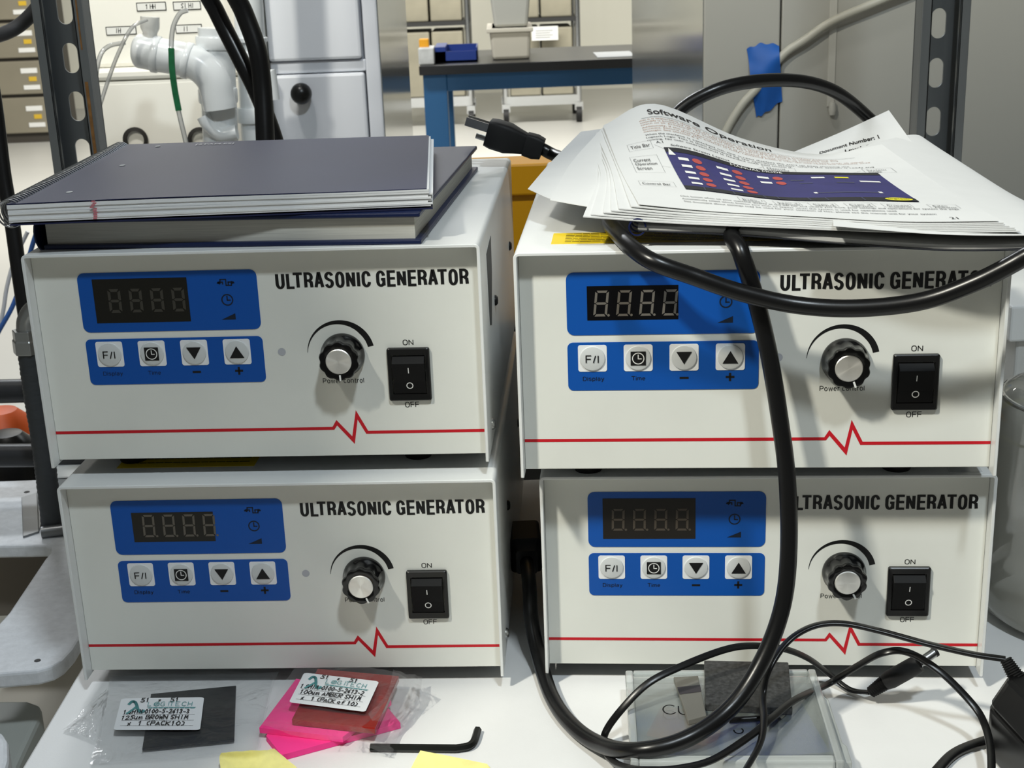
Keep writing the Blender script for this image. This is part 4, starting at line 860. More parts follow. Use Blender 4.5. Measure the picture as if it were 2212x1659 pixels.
hose('thin clear tube beside the blue tube', [PY(-30, 800, .92), PY(3, 690, .92), PY(15, 620, .92), PY(32, 560, .92), PY(60, 500, .92)], 0.0026, mat('milky_tube', (214, 216, 218), 0.3), 'tube', 'tube', None)
# flexible conduit with steel connector
yc = 0.34
cdt = thing('flexible_conduit', 'dark grey flexible conduit with steel connector left of the top left generator', 'conduit', PY(95, 1000, yc))
path = [PY(118, 1180, yc), PY(104, 1060, yc), PY(92, 960, yc), PY(76, 860, yc), PY(62, 760, yc)]; sp = spline(path, 26)
obj('conduit_hose', sweep(NB(), rel(sp, cdt), circ(0.0094, 18), scale=lambda k: 1.0 if int(k*78) % 2 else 0.955), mat('dark_grey_conduit', (52, 55, 58), 0.5), cdt, smooth=30)
a_, b_ = PY(60, 762, yc), PY(54, 712, yc)
obj('steel_nut', sweep(NB(), rel([a_, a_.lerp(b_, .12), a_.lerp(b_, .55), a_.lerp(b_, .6), b_], cdt), circ(0.0122, 6), scale=lambda k: 1 if k < .7 else .92), M_steel, cdt, bevel=0.0006)
obj('connector_elbow', sweep(NB(), rel(spline([PY(56, 715, yc), PY(58, 690, yc), PY(74, 668, yc), PY(104, 660, yc)], 6), cdt), circ(0.0080, 16)), M_steel, cdt, smooth=True)
# dark pipes and orange pump body behind
def hpipe(label, p0, p1, r, m): o = obj('pipe', sweep(NB(), [p0, p1], circ(r, 20)), m, smooth=40); return tag(o, label, 'pipe', 'dark horizontal pipes behind the generators')
M_dpipe = mat('dark_grey_pipe', (42, 43, 46), 0.38)
hpipe('upper dark pipe at the left edge above the orange cover', PY(-120, 848, .47), PY(135, 842, .47), 0.0115, M_dpipe)
hpipe('long dark pipe low behind the generators, seen in the gap', PY(-120, 985, .40), PY(1250, 972, .40), 0.0108, M_dpipe)
hpipe('upper grey pipe right of the top right generator', PY(2080, 552, .44), PY(2330, 545, .44), 0.010, mat('grey_pipe', (88, 88, 86), 0.4))
hpipe('lower grey pipe right of the top right generator', PY(2080, 604, .45), PY(2330, 600, .45), 0.0075, mat('grey_pipe', (88, 88, 86), 0.4))
og = thing('pump_body', 'orange pump cover with black rounded cap at the left edge', 'pump', PY(20, 1010, .62))
p = PY(8, 945, .62)
obj('orange_cover', lathe(NB(), [(0.0, 0.034), (0.018, 0.031), (0.030, 0.020), (0.036, 0.0), (0.036, -0.05), (0, -0.05)], Matrix.Translation(p-og.location), 32), mat('orange_paint', (204, 84, 24), 0.5), og, smooth=True)
p = PY(20, 985, .55)
obj('black_cap', lathe(NB(), [(0.0, 0.027), (0.016, 0.025), (0.027, 0.014), (0.030, 0.0), (0.030, -0.08), (0, -0.08)], Matrix.Translation(p-og.location), 32), M_blk, og, smooth=True)
# yellow tote in the gap behind
M_tote = mat('yellow_plastic', (226, 158, 8), 0.45)
tt = thing('yellow_tote', 'yellow plastic tote seen through the gap between the top generators', 'tote', (0.045, 0.50, -0.05))
b = NB(); prism(b, rrect(-0.10, 0.10, -0.065, -0.025, 0.010, 4), 0.17, 0.05+PY(1135, 354, .43).z-.004, lambda p, q, h: (p, q, h)); obj('body', b, M_tote, tt, bevel=0.002)
b = NB(); prism(b, rrect(-0.106, 0.106, -0.071, -0.019, 0.012, 4), 0.05+PY(1135, 354, .43).z-.028, 0.05+PY(1135, 354, .43).z, lambda p, q, h: (p, q, h)); obj('rim', b, M_tote, tt, bevel=0.002)
obj('base_rack', bx(NB(), -0.11, 0.11, -0.06, -0.03, -0.77, 0.17), mat('black_frame_paint', (18, 18, 20), 0.5), tt)
# white bracket and steel hinge and moulded cart at the left
M_mould = mat('speckled_white_moulding', (214, 217, 222), 0.5, vary=0.10, vscale=160, bump=0.15, bscale=500)
zc = -0.030
ct = thing('moulded_cart', 'white moulded plastic cart top with cut-out at the lower left', 'cart', (-0.40, 0.1, -0.82))
corner = [(182, 1352), (172, 1378), (158, 1402), (138, 1424), (112, 1440), (80, 1449), (0, 1456), (-120, 1462)]
pts = [P(*q, zc) for q in corner]; back = [P(330, 1050, zc), P(150, 1033, zc), P(-100, 1042, zc)]
hole = [P(-120, 1181, zc), P(60, 1178, zc), P(98, 1177, zc), P(111, 1183, zc), P(110, 1193, zc), P(98, 1206, zc), P(20, 1322, zc), P(-2, 1346, zc), P(-120, 1370, zc)]
poly = [(p.x+.40, p.y-.1) for p in pts[::-1]] + [(p.x+.40, p.y-.1) for p in back] + [(p.x+.40, p.y-.1) for p in hole]
poly = poly[:len(pts)][:]; poly = [(p.x+.40, p.y-.1) for p in pts] + [(p.x+.40, p.y-.1) for p in hole[::-1]] + [(p.x+.40, p.y-.1) for p in back[::-1]]
b = NB(); prism(b, poly, 0.82+zc-0.012, 0.82+zc, lambda p, q, h: (p, q, h)); bmesh.ops.triangulate(b, faces=[f for f in b.faces if len(f.verts) > 4])
obj('cart_top', b, M_mould, ct, bevel=0.002)
hp = P(81, 1427, zc); obj('bolt_hole', lathe(NB(), [(0, 0.0003), (0.0022, 0.0003), (0.0024, 0.0)], Matrix.Translation((hp.x+.40, hp.y-.1, 0.82+zc)), 16), M_rub, ct)
hp = P(58, 1063, zc); obj('bolt_hole', lathe(NB(), [(0, 0.0003), (0.0026, 0.0003), (0.0028, 0.0)], Matrix.Translation((hp.x+.40, hp.y-.1, 0.82+zc)), 16), M_rub, ct)
# hollow below: inner wall, shelf, basin
iw = [P(q[0], q[1], zc) for q in ((-120, 1150), (130, 1150))]
b = NB(); bx(b, -0.28, 0.085, iw[0].y-.1+0.012, iw[0].y-.1+0.02, 0.60, 0.82+zc-0.012); obj('inner_wall', b, mat('dull_brown_plastic', (112, 104, 94), 0.6), ct)  # inner wall in one even dull brown
b = NB(); bx(b, -0.28, 0.080, -0.36, iw[0].y-.1+0.012, 0.690, 0.700); obj('lower_shelf', b, mat('beige_plastic', (206, 200, 186), 0.6), ct)
b = NB(); q = [P(-80, 1512, -0.085), P(60, 1512, -0.085), P(88, 1522, -0.085), P(90, 1540, -0.085), P(20, 1690, -0.085), P(-80, 1690, -0.085)]
prism(b, [(p.x+.40, p.y-.1) for p in q], 0.700, 0.735, lambda p, q_, h: (p, q_, h)); obj('basin', b, mat('grey_green_plastic', (168, 172, 168), 0.5), ct, bevel=0.004)
q = [P(-60, 1580, -0.05), P(5, 1580, -0.05), P(17, 1600, -0.05), P(18, 1640, -0.05), P(0, 1700, -0.05), P(-60, 1700, -0.05)]
b = NB(); prism(b, [(p.x+.40, p.y-.1) for p in q], 0.735, 0.770, lambda p, q_, h: (p, q_, h)); obj('corner_block', b, M_mould, ct, bevel=0.003)
b = NB(); bx(b, -0.28, 0.07, -0.33, 0.35, 0.05, 0.09); bx(b, -0.2, -0.16, -0.1, -0.06, 0, 0.69); bx(b, 0.03, 0.07, -0.1, -0.06, 0.0, 0.69); bx(b, -0.2, -0.16, 0.3, 0.34, 0, 0.69); bx(b, 0.03, 0.07, 0.3, 0.34, 0, 0.778); obj('frame', b, M_chas, ct)
hg = thing('steel_hinge', 'grey steel hinge plate on the white cart behind the bottom left generator', 'hinge', P(90, 1110, zc))
def plate(name, qs, dz, par, m): 
    pp = [P(*q, zc) for q in qs]; return obj(name, prism(NB(), [(p.x-par.location.x, p.y-par.location.y) for p in pp], dz, dz+0.0018, lambda p, q, h: (p, q, h)), m, par, bevel=0.0004)
M_hinge = mat('brushed_hinge_steel', (132, 134, 136), 0.35, metal=0.8)
plate('plate', [(47, 1078), (80, 1068), (84, 1152), (50, 1163)], 0.0002, hg, M_hinge)
plate('plate', [(81, 1052), (108, 1044), (150, 1120), (92, 1128), (84, 1152)], 0.0002, hg, M_hinge)
p0, p1 = P(90, 1150, zc+.005)-hg.location, P(150, 1143, zc+.005)-hg.location
obj('knuckle', sweep(NB(), [p0, p1], circ(0.0052, 16)), M_hinge, hg, smooth=40)
yw = P(135, 1128, zc).y; px_ = PY(99, 1040, yw)
wbk = thing('white_bracket', 'white painted channel bracket between cart and left generators', 'bracket', (px_.x, yw, zc))
zl_ = PY(120, 1032, yw).z-zc; zt_ = PY(97, 956, yw).z-zc
obj('front_face', prism(NB(), rrect(0, 0.040, 0.0, zl_, 0.003, 3), 0, 0.002, lambda p, q, h: (p, h, q)), M_shell, wbk, bevel=0.0006)
obj('top_ledge', bx(NB(), 0, 0.040, 0, 0.07, zl_-.002, zl_), M_shell, wbk, bevel=0.0006)
obj('side_face', prism(NB(), [(0.001, 0.004), (0.07, 0.004), (0.07, zt_), (0.012, zt_), (0.001, zt_-.012)], 0, 0.002, lambda p, q, h: (h, p, q)), M_shell, wbk, bevel=0.0006)
# glass jar at the right
jr = thing('glass_jar', 'large cloudy glass jar with domed top at the right edge beside the generators', 'jar', (0.383, 0.06, 0.0))
M_glass = film('cloudy_glass_wall', (196, 194, 184), 0.42, 0.05, 0.06)
prof = [(0.0, 0.003), (0.060, 0.003), (0.066, 0.008), (0.068, 0.016), (0.068, 0.125), (0.0672, 0.138), (0.0640, 0.150), (0.0575, 0.159), (0.048, 0.1645), (0.030, 0.167), (0.0, 0.168)]
obj('jar_wall', lathe(NB(), prof, None, 64), M_glass, jr, smooth=60)
obj('jar_rim', sweep(NB(), [V((0.0600*math.cos(a), 0.0600*math.sin(a), 0.1565)) for a in [2*math.pi*k/48 for k in range(49)]], circ(0.0012, 8), cap=False), film('glass_rim', (225, 228, 226), 0.5, 0.05, 0.3), jr, smooth=True)
obj('yellow_line', sweep(NB(), [V((0.0665*math.cos(a), 0.0665*math.sin(a), 0.134)) for a in [2*math.pi*k/48 for k in range(49)]], circ(0.0008, 6), cap=False), mat('yellow_green_rubber', (196, 196, 90), 0.5), jr, smooth=True)
wbx = thing('white_equipment_box', 'white equipment box behind the glass jar at the right edge', 'box', (0.52, 0.36, 0.0))
xx = PY(2183, 690, .28).x-wbx.location.x; zt = PY(2183, 662, .28).z
obj('box_lid', bx(NB(), xx, 0.10, -0.08, 0.07, zt-0.03, zt), M_shell, wbx, bevel=0.002)
obj('box_body', bx(NB(), xx+0.008, 0.095, -0.075, 0.07, 0.0, zt-0.03), mat('light_grey_plastic', (196, 197, 194), 0.5), wbx, bevel=0.002)

# ------------------------------------------------------------------ white machine with plumbing, left background
ym = 1.16
X = lambda px, y, py=150: PY(px, py, y).x
Zp = lambda py, y, px=400: PY(px, py, y).z
M_mw = mat('cream_white_cabinet', (238, 236, 227), 0.42, vary=0.03, vscale=4)
mc = thing('white_machine', 'cream white lab machine behind the plastic plumbing', 'machine', (X(390, ym), ym, -0.82))
ox, oz = mc.location.x, mc.location.z
xl, xr = X(192, ym)-ox, X(566, ym)-ox; zl = Zp(168, ym)-oz; zu = Zp(143, ym)-oz
obj('lower_housing', bx(NB(), xl, xr, 0, 0.5, 0.05, zl), M_mw, mc, bevel=0.006)
obj('ledge', bx(NB(), xl, xr, -0.004, 0.5, zl, zu), M_mw, mc, bevel=0.005)
obj('upper_housing', bx(NB(), xl, xr, 0.02, 0.5, zu, 1.75), M_mw, mc, bevel=0.006)
obj('plinth', bx(NB(), xl+.02, xr-.02, 0.03, 0.47, 0, 0.05), M_blk, mc)
for px in (292, 432):
    p = PY(px, 302, ym-0.004); obj('port_hole', lathe(NB(), [(0.017, 0.004), (0.0175, -0.002), (0.0125, -0.003), (0.012, 0.02), (0, 0.02)], axisM((p.x-ox, -0.002, p.z-oz), (0, 1, 0)), 28), mat('dark_port', (38, 36, 34), 0.5), mc, smooth=40)
for px, py, wpx, s in ((327, 14, 60, '1 HH'), (404, 12, 56, 'SI HI'), (262, 66, 62, 'IH'), (408, 62, 54, 'II')):
    p = PY(px, py, ym+0.02); w_ = wpx/2*1.97/2973; h_ = 8*1.97/2973
    pl_ = obj('label_plate', prism(NB(), rrect(p.x-ox-w_, p.x-ox+w_, p.z-oz-h_, p.z-oz+h_, 0.001, 3), 0.0192, 0.02, lambda a, b_, h: (a, h, b_)), mat('plate_white', (226, 226, 222), 0.5), mc)
    b = NB(); TT_ = lambda a, c: (a, 0.0190, c)
    x_a, x_b, z_a, z_b = p.x-ox-w_, p.x-ox+w_, p.z-oz-h_, p.z-oz+h_
    for e0, e1_ in (((x_a, z_a), (x_b, z_a)), ((x_b, z_a), (x_b, z_b)), ((x_b, z_b), (x_a, z_b)), ((x_a, z_b), (x_a, z_a))): stroke(b, [V((*e0, 0)), V((*e1_, 0))], 0.0011, TT_)
    pen(b, s, p.x-ox-0.008, p.z-oz-0.003, 0.006, TT_, 0.0009, adv=0.7, jit=0.03); obj('plate_lettering', b, M_ink, mc)
M_pvc = mat('white_pvc', (226, 230, 232), 0.22, coat=0.2)
yp = 1.0
pv = thing('pvc_elbow_pipe', 'white plastic elbow pipe with fittings in front of the white machine', 'pipe', PY(478, 330, yp), 0, 'white plastic pipes')
k_ = 1.775/2973
cap_ = spline([PY(283, 108, yp), PY(312, 112, yp), PY(352, 120, yp), PY(395, 128, yp), PY(432, 142, yp), PY(460, 172, yp), PY(472, 215, yp), PY(476, 235, yp)], 8)
def endcap(k): return math.sqrt(max(0.02, 1-(1-min(1, k/0.10))**2))
obj('elbow', sweep(NB(), rel(cap_, pv), circ(36*k_, 24), scale=endcap), M_pvc, pv, smooth=50)
def collar(p0, p1, r, par, name='collar'): return obj(name, sweep(NB(), rel([p0, p0.lerp(p1, .15), p0.lerp(p1, .85), p1], par), circ(r, 28), scale=lambda k: .96 if k in (0, 1) else 1), M_pvc, par, smooth=40)
collar(PY(330, 116, yp), PY(345, 119, yp), 39*k_, pv); collar(PY(398, 129, yp), PY(412, 133, yp), 39*k_, pv)
obj('neck_fitting', sweep(NB(), rel([PY(322, 100, yp), PY(324, 72, yp), PY(324, 60, yp), PY(324, 36, yp)], pv), circ(20*k_, 20), scale=lambda k: 0.75 if .2 < k < .5 else 1), mat('clear_milky_plastic', (214, 214, 210), 0.25), pv, smooth=40)
obj('riser', sweep(NB(), rel([PY(466, 60, yp+.02), PY(478, 340, yp+.02)], pv), circ(38*k_, 28)), M_pvc, pv, smooth=40)
collar(PY(470, 190, yp+.01), PY(472, 222, yp+.01), 42*k_, pv); collar(PY(466, 78, yp+.02), PY(467, 106, yp+.02), 43*k_, pv); 
obj('tee_branch', sweep(NB(), rel(spline([PY(440, 250, yp), PY(452, 270, yp), PY(478, 290, yp), PY(512, 285, yp)], 8), pv), circ(16*k_, 16)), M_pvc, pv, smooth=50)
pv2 = thing('pvc_pipe', 'white plastic vertical pipe behind the crossing black hoses', 'pipe', PY(556, 330, yp+.06), 0, 'white plastic pipes')
obj('riser', sweep(NB(), rel([PY(480, -900, yp+.06), PY(532, -60, yp+.06), PY(556, 345, yp+.06)], pv2), circ(32*k_, 28)), M_pvc, pv2, smooth=40)
for a, c, r in ((232, 264, 38), (110, 140, 37), (80, 91, 39)): collar(PY(534+a*.06, a, yp+.06), PY(534+c*.06, c, yp+.06), r*k_, pv2)
obj('side_outlet', sweep(NB(), rel([PY(545, 165, yp+.04), PY(585, 160, yp+.03), PY(590, 215, yp+.03)], pv2), circ(15*k_, 16)), M_pvc, pv2, smooth=40)
M_ctube = film('clear_tube', (226, 228, 226), 0.55, 0.08, 0.2)
hose('clear tube falling from the neck fitting, left of the elbow', [PY(318, 42, .97), PY(285, 60, .96), PY(258, 110, .95), PY(235, 170, .95), PY(212, 245, .95), PY(205, 300, .95)], 0.0024, M_ctube, 'tube', 'clear_tube', 'clear tubes at the plumbing')
hose('clear tube bending behind the first clear tube at the elbow', [PY(270, 92, .99), PY(235, 100, .98), PY(215, 125, .97), PY(205, 190, .97), PY(203, 260, .97)], 0.0028, M_ctube, 'tube', 'clear_tube', 'clear tubes at the plumbing')
gt = thing('taped_clear_tube', 'clear tube wrapped with a strip of green tape', 'tube', PY(376, 100, .93), 0, 'clear tubes at the plumbing')
ct_ = [PY(405, 22, .93), PY(388, 30, .93), PY(374, 60, .93), PY(370, 105, .93), PY(374, 150, .93), PY(384, 230, .93), PY(402, 310, .93), PY(410, 360, .93)]
obj('tube_wall', tube(NB(), rel(ct_, gt), 0.0030, 14), M_ctube, gt, smooth=True)
obj('green_tape', sweep(NB(), rel(spline([PY(370, 104, .928), PY(372, 150, .928), PY(377, 190, .928), PY(386, 239, .928)], 6), gt), [(-.0036, -.0012), (.0036, -.0012), (.0036, .0012), (-.0036, .0012)], up0=(0, -1, 0)), mat('green_tape', (22, 104, 62), 0.5, vary=0.3, vscale=120), gt)
# ------------------------------------------------------------------ white two-door cabinet with black knob
yk = 1.22
M_cab = mat('pale_lilac_white_paint', (216, 219, 226), 0.4, vary=0.03, vscale=5)
M_mirror = mat('polished_side_panel', (176, 178, 176), 0.13, metal=0.75)
wc = thing('white_cabinet', 'pale white two-door cabinet with black ball knob left of the bench', 'cabinet', (X(700, yk), yk, -0.82)); ox, oz = wc.location.x, wc.location.z
xl, xr = X(584, yk)-ox, X(822, yk)-ox
obj('body', bx(NB(), xl, xr-0.001, 0.018, 0.62, 0.0, 1.8), M_cab, wc)
obj('frame_stile', bx(NB(), X(790, yk)-ox, xr, 0, 0.018, 0.0, 1.8), M_cab, wc, bevel=0.003)
obj('frame_rail', bx(NB(), xl, X(790, yk)-ox, 0.002, 0.018, Zp(157, yk, 700)-oz, Zp(131, yk, 700)-oz), M_cab, wc, bevel=0.002)
obj('upper_door', bx(NB(), xl, X(784, yk)-ox, -0.006, 0.016, Zp(129, yk, 700)-oz, 1.78), M_cab, wc, bevel=0.004)
ld_ = obj('lower_door', bx(NB(), xl, X(787, yk)-ox, -0.006, 0.016, 0.05, Zp(159, yk, 700)-oz), M_cab, wc, bevel=0.004)
p = PY(651, 202, yk-.02); obj('knob', lathe(NB(), [(0, -0.004), (0.006, -0.004), (0.006, 0.004)] + [(0.0152*math.cos(math.radians(a)), 0.016+0.0152*math.sin(math.radians(a))) for a in range(-60, 91, 10)], axisM((p.x-ox, -0.006, p.z-oz), (0, -1, 0)), 32), M_blk, ld_, smooth=True)
obj('side_panel', bx(NB(), xr-0.001, xr+0.001, 0.004, 0.62, 0.0, 1.8), M_mirror, wc)
# ------------------------------------------------------------------ tall grey cabinet at the right with taped cable
yg = 1.12
M_grey = mat('warm_grey_cabinet', (176, 175, 168), 0.45, vary=0.03, vscale=3)
gc = thing('grey_cabinet', 'tall warm grey cabinet behind the right upright', 'cabinet', (X(1685, yg), yg, -0.82)); ox, oz = gc.location.x, gc.location.z
xl = X(1520, yg)-ox
obj('carcass', bx(NB(), xl+0.001, 0.95, 0.02, 1.02, 0.0, 1.85), M_grey, gc)
obj('door', bx(NB(), xl, -0.0012, 0, 0.019, 0.0, 1.85), M_grey, gc, bevel=0.002); obj('door', bx(NB(), 0.0012, 0.95, 0, 0.019, 0.0, 1.85), M_grey, gc, bevel=0.002)
obj('side_panel', bx(NB(), xl-0.001, xl+0.001, 0.004, 1.02, 0.0, 1.85), M_mirror, gc)
cpt = [PY(2180, -150, yg-.012), PY(2020, -50, yg-.012), PY(1905, 0, yg-.012), PY(1800, 45, yg-.010), PY(1740, 85, yg-.009), PY(1690, 120, yg-.008), PY(1640, 185, yg-.008), PY(1600, 230, yg-.009), PY(1565, 290, yg-.01), PY(1540, 360, yg-.01), PY(1528, 460, yg-.01)]
o = obj('grey_cable', tube(NB(), cpt, 0.0056, 14), mat('light_grey_cable', (186, 184, 172), 0.4), smooth=True); tag(o, 'light grey cable arcing across the grey cabinet under blue tape', 'cable')
tp = [(1613, 106), (1640, 92), (1662, 98), (1682, 97), (1685, 150), (1690, 216), (1668, 236), (1634, 254), (1626, 200), (1620, 150)]
b = NB(); base = [PY(q[0], q[1], yg-.0155) for q in tp]
S_ = Surf([[PY(1634, 254, yg-.002), PY(1655, 243, yg-.004), PY(1690, 217, yg-.002)], [PY(1628, 215, yg-.003), PY(1655, 205, yg-.010), PY(1688, 190, yg-.003)], [PY(1621, 170, yg-.010), PY(1652, 165, yg-.0155), PY(1686, 150, yg-.010)], [PY(1617, 130, yg-.003), PY(1648, 135, yg-.012), PY(1684, 120, yg-.0145)], [PY(1613, 106, yg-.002), PY(1645, 94, yg-.003), PY(1683, 97, yg-.003)]])
o = obj('blue_tape', S_.mesh(NB(), 20, 24, lambda u, v: V((0, 0, 0.0014*math.sin(u*17) if v in (0, 1) else 0))), mat('blue_masking_tape', (24, 92, 178), 0.55, vary=0.08, vscale=60), smooth=True, solid=0.0002); tag(o, 'blue masking tape holding the grey cable to the cabinet', 'tape')
ck = thing('clear_cable_hook', 'clear adhesive hook strip on the grey cabinet door', 'hook', PY(1797, 120, yg))
o_ = ck.location; M_hook = mat('milky_clear_plastic', (196, 195, 188), 0.25)
xa, xb = X(1788, yg)-o_.x, X(1804, yg)-o_.x
obj('strip', bx(NB(), xa, xb, -0.0015, 0, Zp(230, yg, 1797)-o_.z, Zp(-60, yg, 1797)-o_.z), M_hook, ck, bevel=0.0004)
p = PY(1796, 236, yg); obj('hook_end', lathe(NB(), [(0, 0.011), (0.004, 0.010), (0.0055, 0.0), (0.004, -0.007), (0, -0.008)], Matrix.Translation((p.x-o_.x, -0.005, p.z-o_.z)), 16), M_hook, ck, smooth=True)
# ------------------------------------------------------------------ blue-framed bench
yb = 3.70
bn = thing('lab_bench', 'lab bench with black top on a blue steel frame', 'bench', (X(905, yb), yb, -0.82)); ox, oz = bn.location.x, bn.location.z
zt = PY(905, 143, yb).z-oz
obj('bench_top', bx(NB(), 0, 1.9, 0, 0.62, zt-0.03, zt), mat('black_bench_top', (30, 30, 31), 0.3), bn, bevel=0.003)
M_bf = mat('blue_frame_paint', (36, 88, 132), 0.45)
x_l = X(917, yb, 250)-ox; x_r = X(968, yb, 250)-ox
obj('leg', bx(NB(), x_l, x_r, 0.03, 0.095, 0, zt-0.03), M_bf, bn, bevel=0.003); obj('leg', bx(NB(), x_l, x_r, 0.53, 0.59, 0, zt-0.03), M_bf, bn, bevel=0.003)
obj('leg', bx(NB(), 1.80, 1.86, 0.03, 0.095, 0, zt-0.03), M_bf, bn, bevel=0.003); obj('leg', bx(NB(), 1.80, 1.86, 0.53, 0.59, 0, zt-0.03), M_bf, bn, bevel=0.003)
obj('front_rail', bx(NB(), x_r, 1.80, 0.035, 0.07, zt-0.085, zt-0.03), M_bf, bn, bevel=0.002); obj('back_rail', bx(NB(), x_r, 1.80, 0.54, 0.57, zt-0.085, zt-0.03), M_bf, bn, bevel=0.002)
zb_ = zt+oz
def onbench(px0, px1, y, d, pyt, name, lab, cat, m, group=None, bev=0.004):
    x0, x1 = X(px0, y, 110), X(px1, y, 110); z1 = PY((px0+px1)/2, pyt, y).z
    o = obj(name, bx(NB(), -(x1-x0)/2, (x1-x0)/2, 0, d, 0, z1-zb_), m, bevel=bev); o.location = ((x0+x1)/2, y, zb_); return tag(o, lab, cat, group)
onbench(903, 937, 3.74, 0.12, 104, 'white_box', 'small white box on the left end of the bench', 'box', mat('white_carton', (210, 210, 206), 0.6, vary=0.25, vscale=30))
o = onbench(906, 927, 3.79, 0.03, 84, 'orange_carton', 'orange yellow packet behind the small white box on the bench', 'packet', mat('orange_yellow', (236, 164, 30), 0.6))
tr = thing('blue_tray', 'dark blue tray with a raised left end on the bench', 'tray', (X(985, 3.80, 110), 3.80, zb_)); w_ = X(1032, 3.80, 110)-X(940, 3.80, 110)
M_tray = mat('dark_blue_plastic', (28, 56, 132), 0.4)
obj('tray_base', bx(NB(), -w_/2, w_/2, 0, 0.2, 0.0, 0.006), M_tray, tr); obj('front_wall', bx(NB(), -w_/2, w_/2, 0, 0.004, 0, 0.035), M_tray, tr); obj('back_wall', bx(NB(), -w_/2, w_/2, 0.196, 0.2, 0, 0.045), M_tray, tr)
obj('left_wall', bx(NB(), -w_/2, -w_/2+0.035, 0, 0.2, 0, 0.05), M_tray, tr); obj('right_wall', bx(NB(), w_/2-0.004, w_/2, 0, 0.2, 0, 0.045), M_tray, tr)
def bin_(label, pxa, pxb, pxa2, pxb2, y, z0, z1, m, rim=True):
    xa, xb, xa2, xb2 = [X(p_, y, 60) for p_ in (pxa, pxb, pxa2, pxb2)]; c_ = (xa+xb)/2; d = 0.30
    t = thing('plastic_bin', label, 'bin', (c_, y, z0), 0, 'translucent bins stacked on the bench')
    b = NB(); lo = [(xa-c_, 0.0), (xb-c_, 0.0), (xb-c_, d), (xa-c_, d)]; hi = [(xa2-c_, -0.01), (xb2-c_, -0.01), (xb2-c_, d+.01), (xa2-c_, d+.01)]
    A = [b.verts.new((*p_, 0)) for p_ in lo]; B = [b.verts.new((*p_, z1-z0)) for p_ in hi]
    for i in range(4): j = (i+1) % 4; b.faces.new((A[i], A[j], B[j], B[i]))
    b.faces.new(A[::-1]); b.faces.new(B); obj('tub', b, m, t, bevel=0.01)
    if rim: obj('rim', bx(NB(), xa2-c_-.008, xb2-c_+.008, -0.018, d+.018, z1-z0-0.014, z1-z0), m, t, bevel=0.003)
    return t
zm = PY(1100, 60, 3.83).z
bin_('lower cream plastic bin standing on the bench', 1062, 1143, 1056, 1146, 3.83, zb_, zm, mat('cream_bin', (216, 208, 190), 0.45))
bin_('upper translucent grey bin stacked on the cream bin', 1068, 1140, 1056, 1152, 3.83, zm+0.001, zm+0.17, mat('translucent_grey_bin', (190, 188, 178), 0.4))
xa_, xb_ = X(1290, 3.78, 125), X(1372, 3.78, 125); o = obj('paper_sheet', bx(NB(), -(xb_-xa_)/2, (xb_-xa_)/2, 0, 0.22, 0.0005, 0.002), M_paper); o.location = ((xa_+xb_)/2, 3.76, zb_); tag(o, 'white paper lying on the right part of the bench', 'paper')
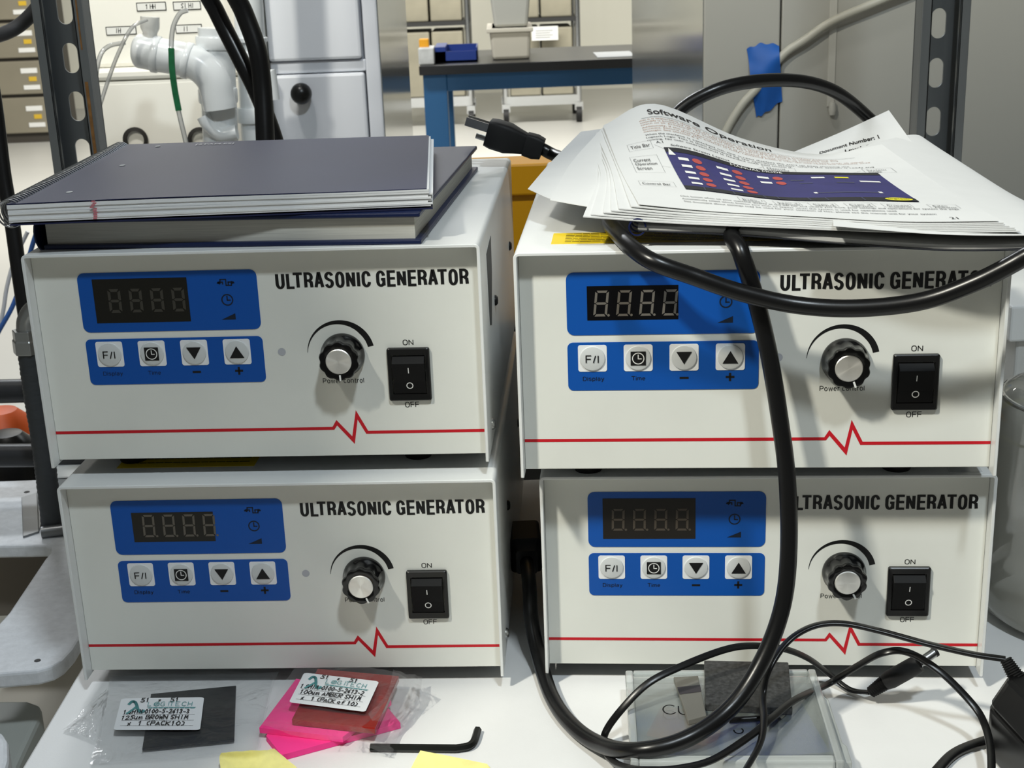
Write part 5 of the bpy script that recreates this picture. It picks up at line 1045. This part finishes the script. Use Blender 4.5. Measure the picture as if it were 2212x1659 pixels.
# ------------------------------------------------------------------ wheeled wire racks and drawers at the far wall
yr = 9.6
M_chrome = mat('chrome_wire', (210, 212, 214), 0.2, metal=1.0); M_bin1 = mat('grey_beige_bin', (138, 133, 116), 0.6, vary=0.2, vscale=5); M_shelfblk = mat('black_shelf_edge', (36, 36, 36), 0.5)
def rack(label, pxa, pxb, shelf_py, low_py, nb_, seed):
    xa, xb = X(pxa, yr, 200), X(pxb, yr, 200); c_ = (xa+xb)/2; hw = (xb-xa)/2
    t = thing('wheeled_wire_rack', label, 'rack', (c_, yr, -0.82), 0, 'wheeled wire racks at the far wall')
    for sx in (-1, 1):
        for yy in (0, 0.55):
            obj('post', sweep(NB(), [V((sx*hw, yy, 0.13)), V((sx*hw, yy, 1.9))], circ(0.022, 12)), M_chrome, t, smooth=40)
            cs_ = obj('caster', sweep(NB(), [V((sx*hw-.02, yy, 0.062)), V((sx*hw+.02, yy, 0.062))], circ(0.062, 20)), M_rub, t, smooth=40)
            obj('caster_fork', bx(NB(), sx*hw-.03, sx*hw+.03, yy-.03, yy+.03, 0.09, 0.15), M_chrome, cs_)
    zl = PY((pxa+pxb)/2, low_py, yr).z+.82
    obj('bottom_shelf', bx(NB(), -hw, hw, -0.02, 0.57, zl-0.05, zl+0.02), M_chrome, t)
    zs = PY((pxa+pxb)/2, shelf_py, yr).z+.82
    obj('shelf', bx(NB(), -hw, hw, -0.02, 0.57, zs-0.03, zs), M_shelfblk, t)
    rr = random.Random(seed)
    for z0, z1 in ((zl+0.021, zs-0.06), (zs+0.001, min(zs+0.34, 1.8))):
        h = (z1-z0)
        for r_i in range(2 if h > 0.5 else 1):
            hh = h/(2 if h > 0.5 else 1)
            for i in range(nb_):
                w_ = (2*hw-0.06)/nb_; x0 = -hw+0.03+i*w_
                o = obj('storage_bin', bx(NB(), -w_/2+.008, w_/2-.008, 0, 0.5, 0, hh-0.012), M_bin1, bevel=0.01); o.location = (c_+x0+w_/2, yr+0.02, z0-0.82+hh*r_i); 
                tag(o, 'grey beige storage bin on %s' % ('the rack left of the stacked bins' if seed == 1 else 'the rack right of the stacked bins'), 'bin', 'grey beige bins on the %s rack' % ('left' if seed == 1 else 'right'))
    return t, c_, hw
rack('wire rack on casters left of the stacked bench bins', 855, 1016, 47, 216, 2, 1)
t, c_, hw = rack('wire rack on casters right of the stacked bench bins', 1092, 1250, 38, 212, 2, 2)
p0, p1 = PY(1148, 58, yr-.06), PY(1206, 86, yr-.06)
o = obj('paper_sign', bx(NB(), p0.x, p1.x, 0, 0.002, p1.z, p0.z), M_paper); o.location = (0, yr-.06, 0); tag(o, 'white paper sign hung on the right wire rack', 'sign')
b = NB()
for k in range(4): stroke(b, [V((p0.x+.03, p0.z-.03-.016*k, 0)), V((p1.x-.04-.02*(k % 2), p0.z-.03-.016*k, 0))], 0.006, lambda p_, q_: (p_, -0.001, q_))
obj('sign_lines', b, mat('grey_print', (140, 140, 140), 0.6), o)
ybw = 9.6
dc = thing('drawer_cabinet', 'grey beige drawer cabinet at the far left with labelled drawers', 'cabinet', (X(-60, ybw, 200), ybw, -0.82)); ox, oz = dc.location.x, dc.location.z
xl, xr = X(-260, ybw, 200)-ox, X(112, ybw, 250)-ox
rows = [300, 207, 128, 45, -38]; zz = [PY(50, r_, ybw).z-oz for r_ in rows]; zz[0] = max(zz[0], 0.06)
obj('carcass', bx(NB(), xl, xr, 0.01, 0.6, 0.0, 1.9), mat('dark_gap', (62, 58, 52), 0.6), dc)
for i in range(4):
    d_ = obj('drawer', bx(NB(), xl, xr-.01, -0.02, 0.02, zz[i]+0.012, zz[i+1]-0.012), mat('grey_beige_drawer', (132, 126, 110), 0.55, vary=0.10, vscale=3), dc, bevel=0.008)
    zc_ = (zz[i]+zz[i+1])/2
    for nm, pxx, dz, ww, hh, mm in (('label', 78, 0.05, .06, .018, M_white), ('yellow_label', 84, -0.01, .028, .016, mat('yellow_print2', (206, 170, 50), 0.6)), ('label', 80, -0.07, .06, .016, M_white)):
        xx = X(pxx, ybw, 250)-ox; obj(nm, bx(NB(), xx-ww, xx+ww, -0.024, -0.02, zc_+dz-hh, zc_+dz+hh), mm, d_)
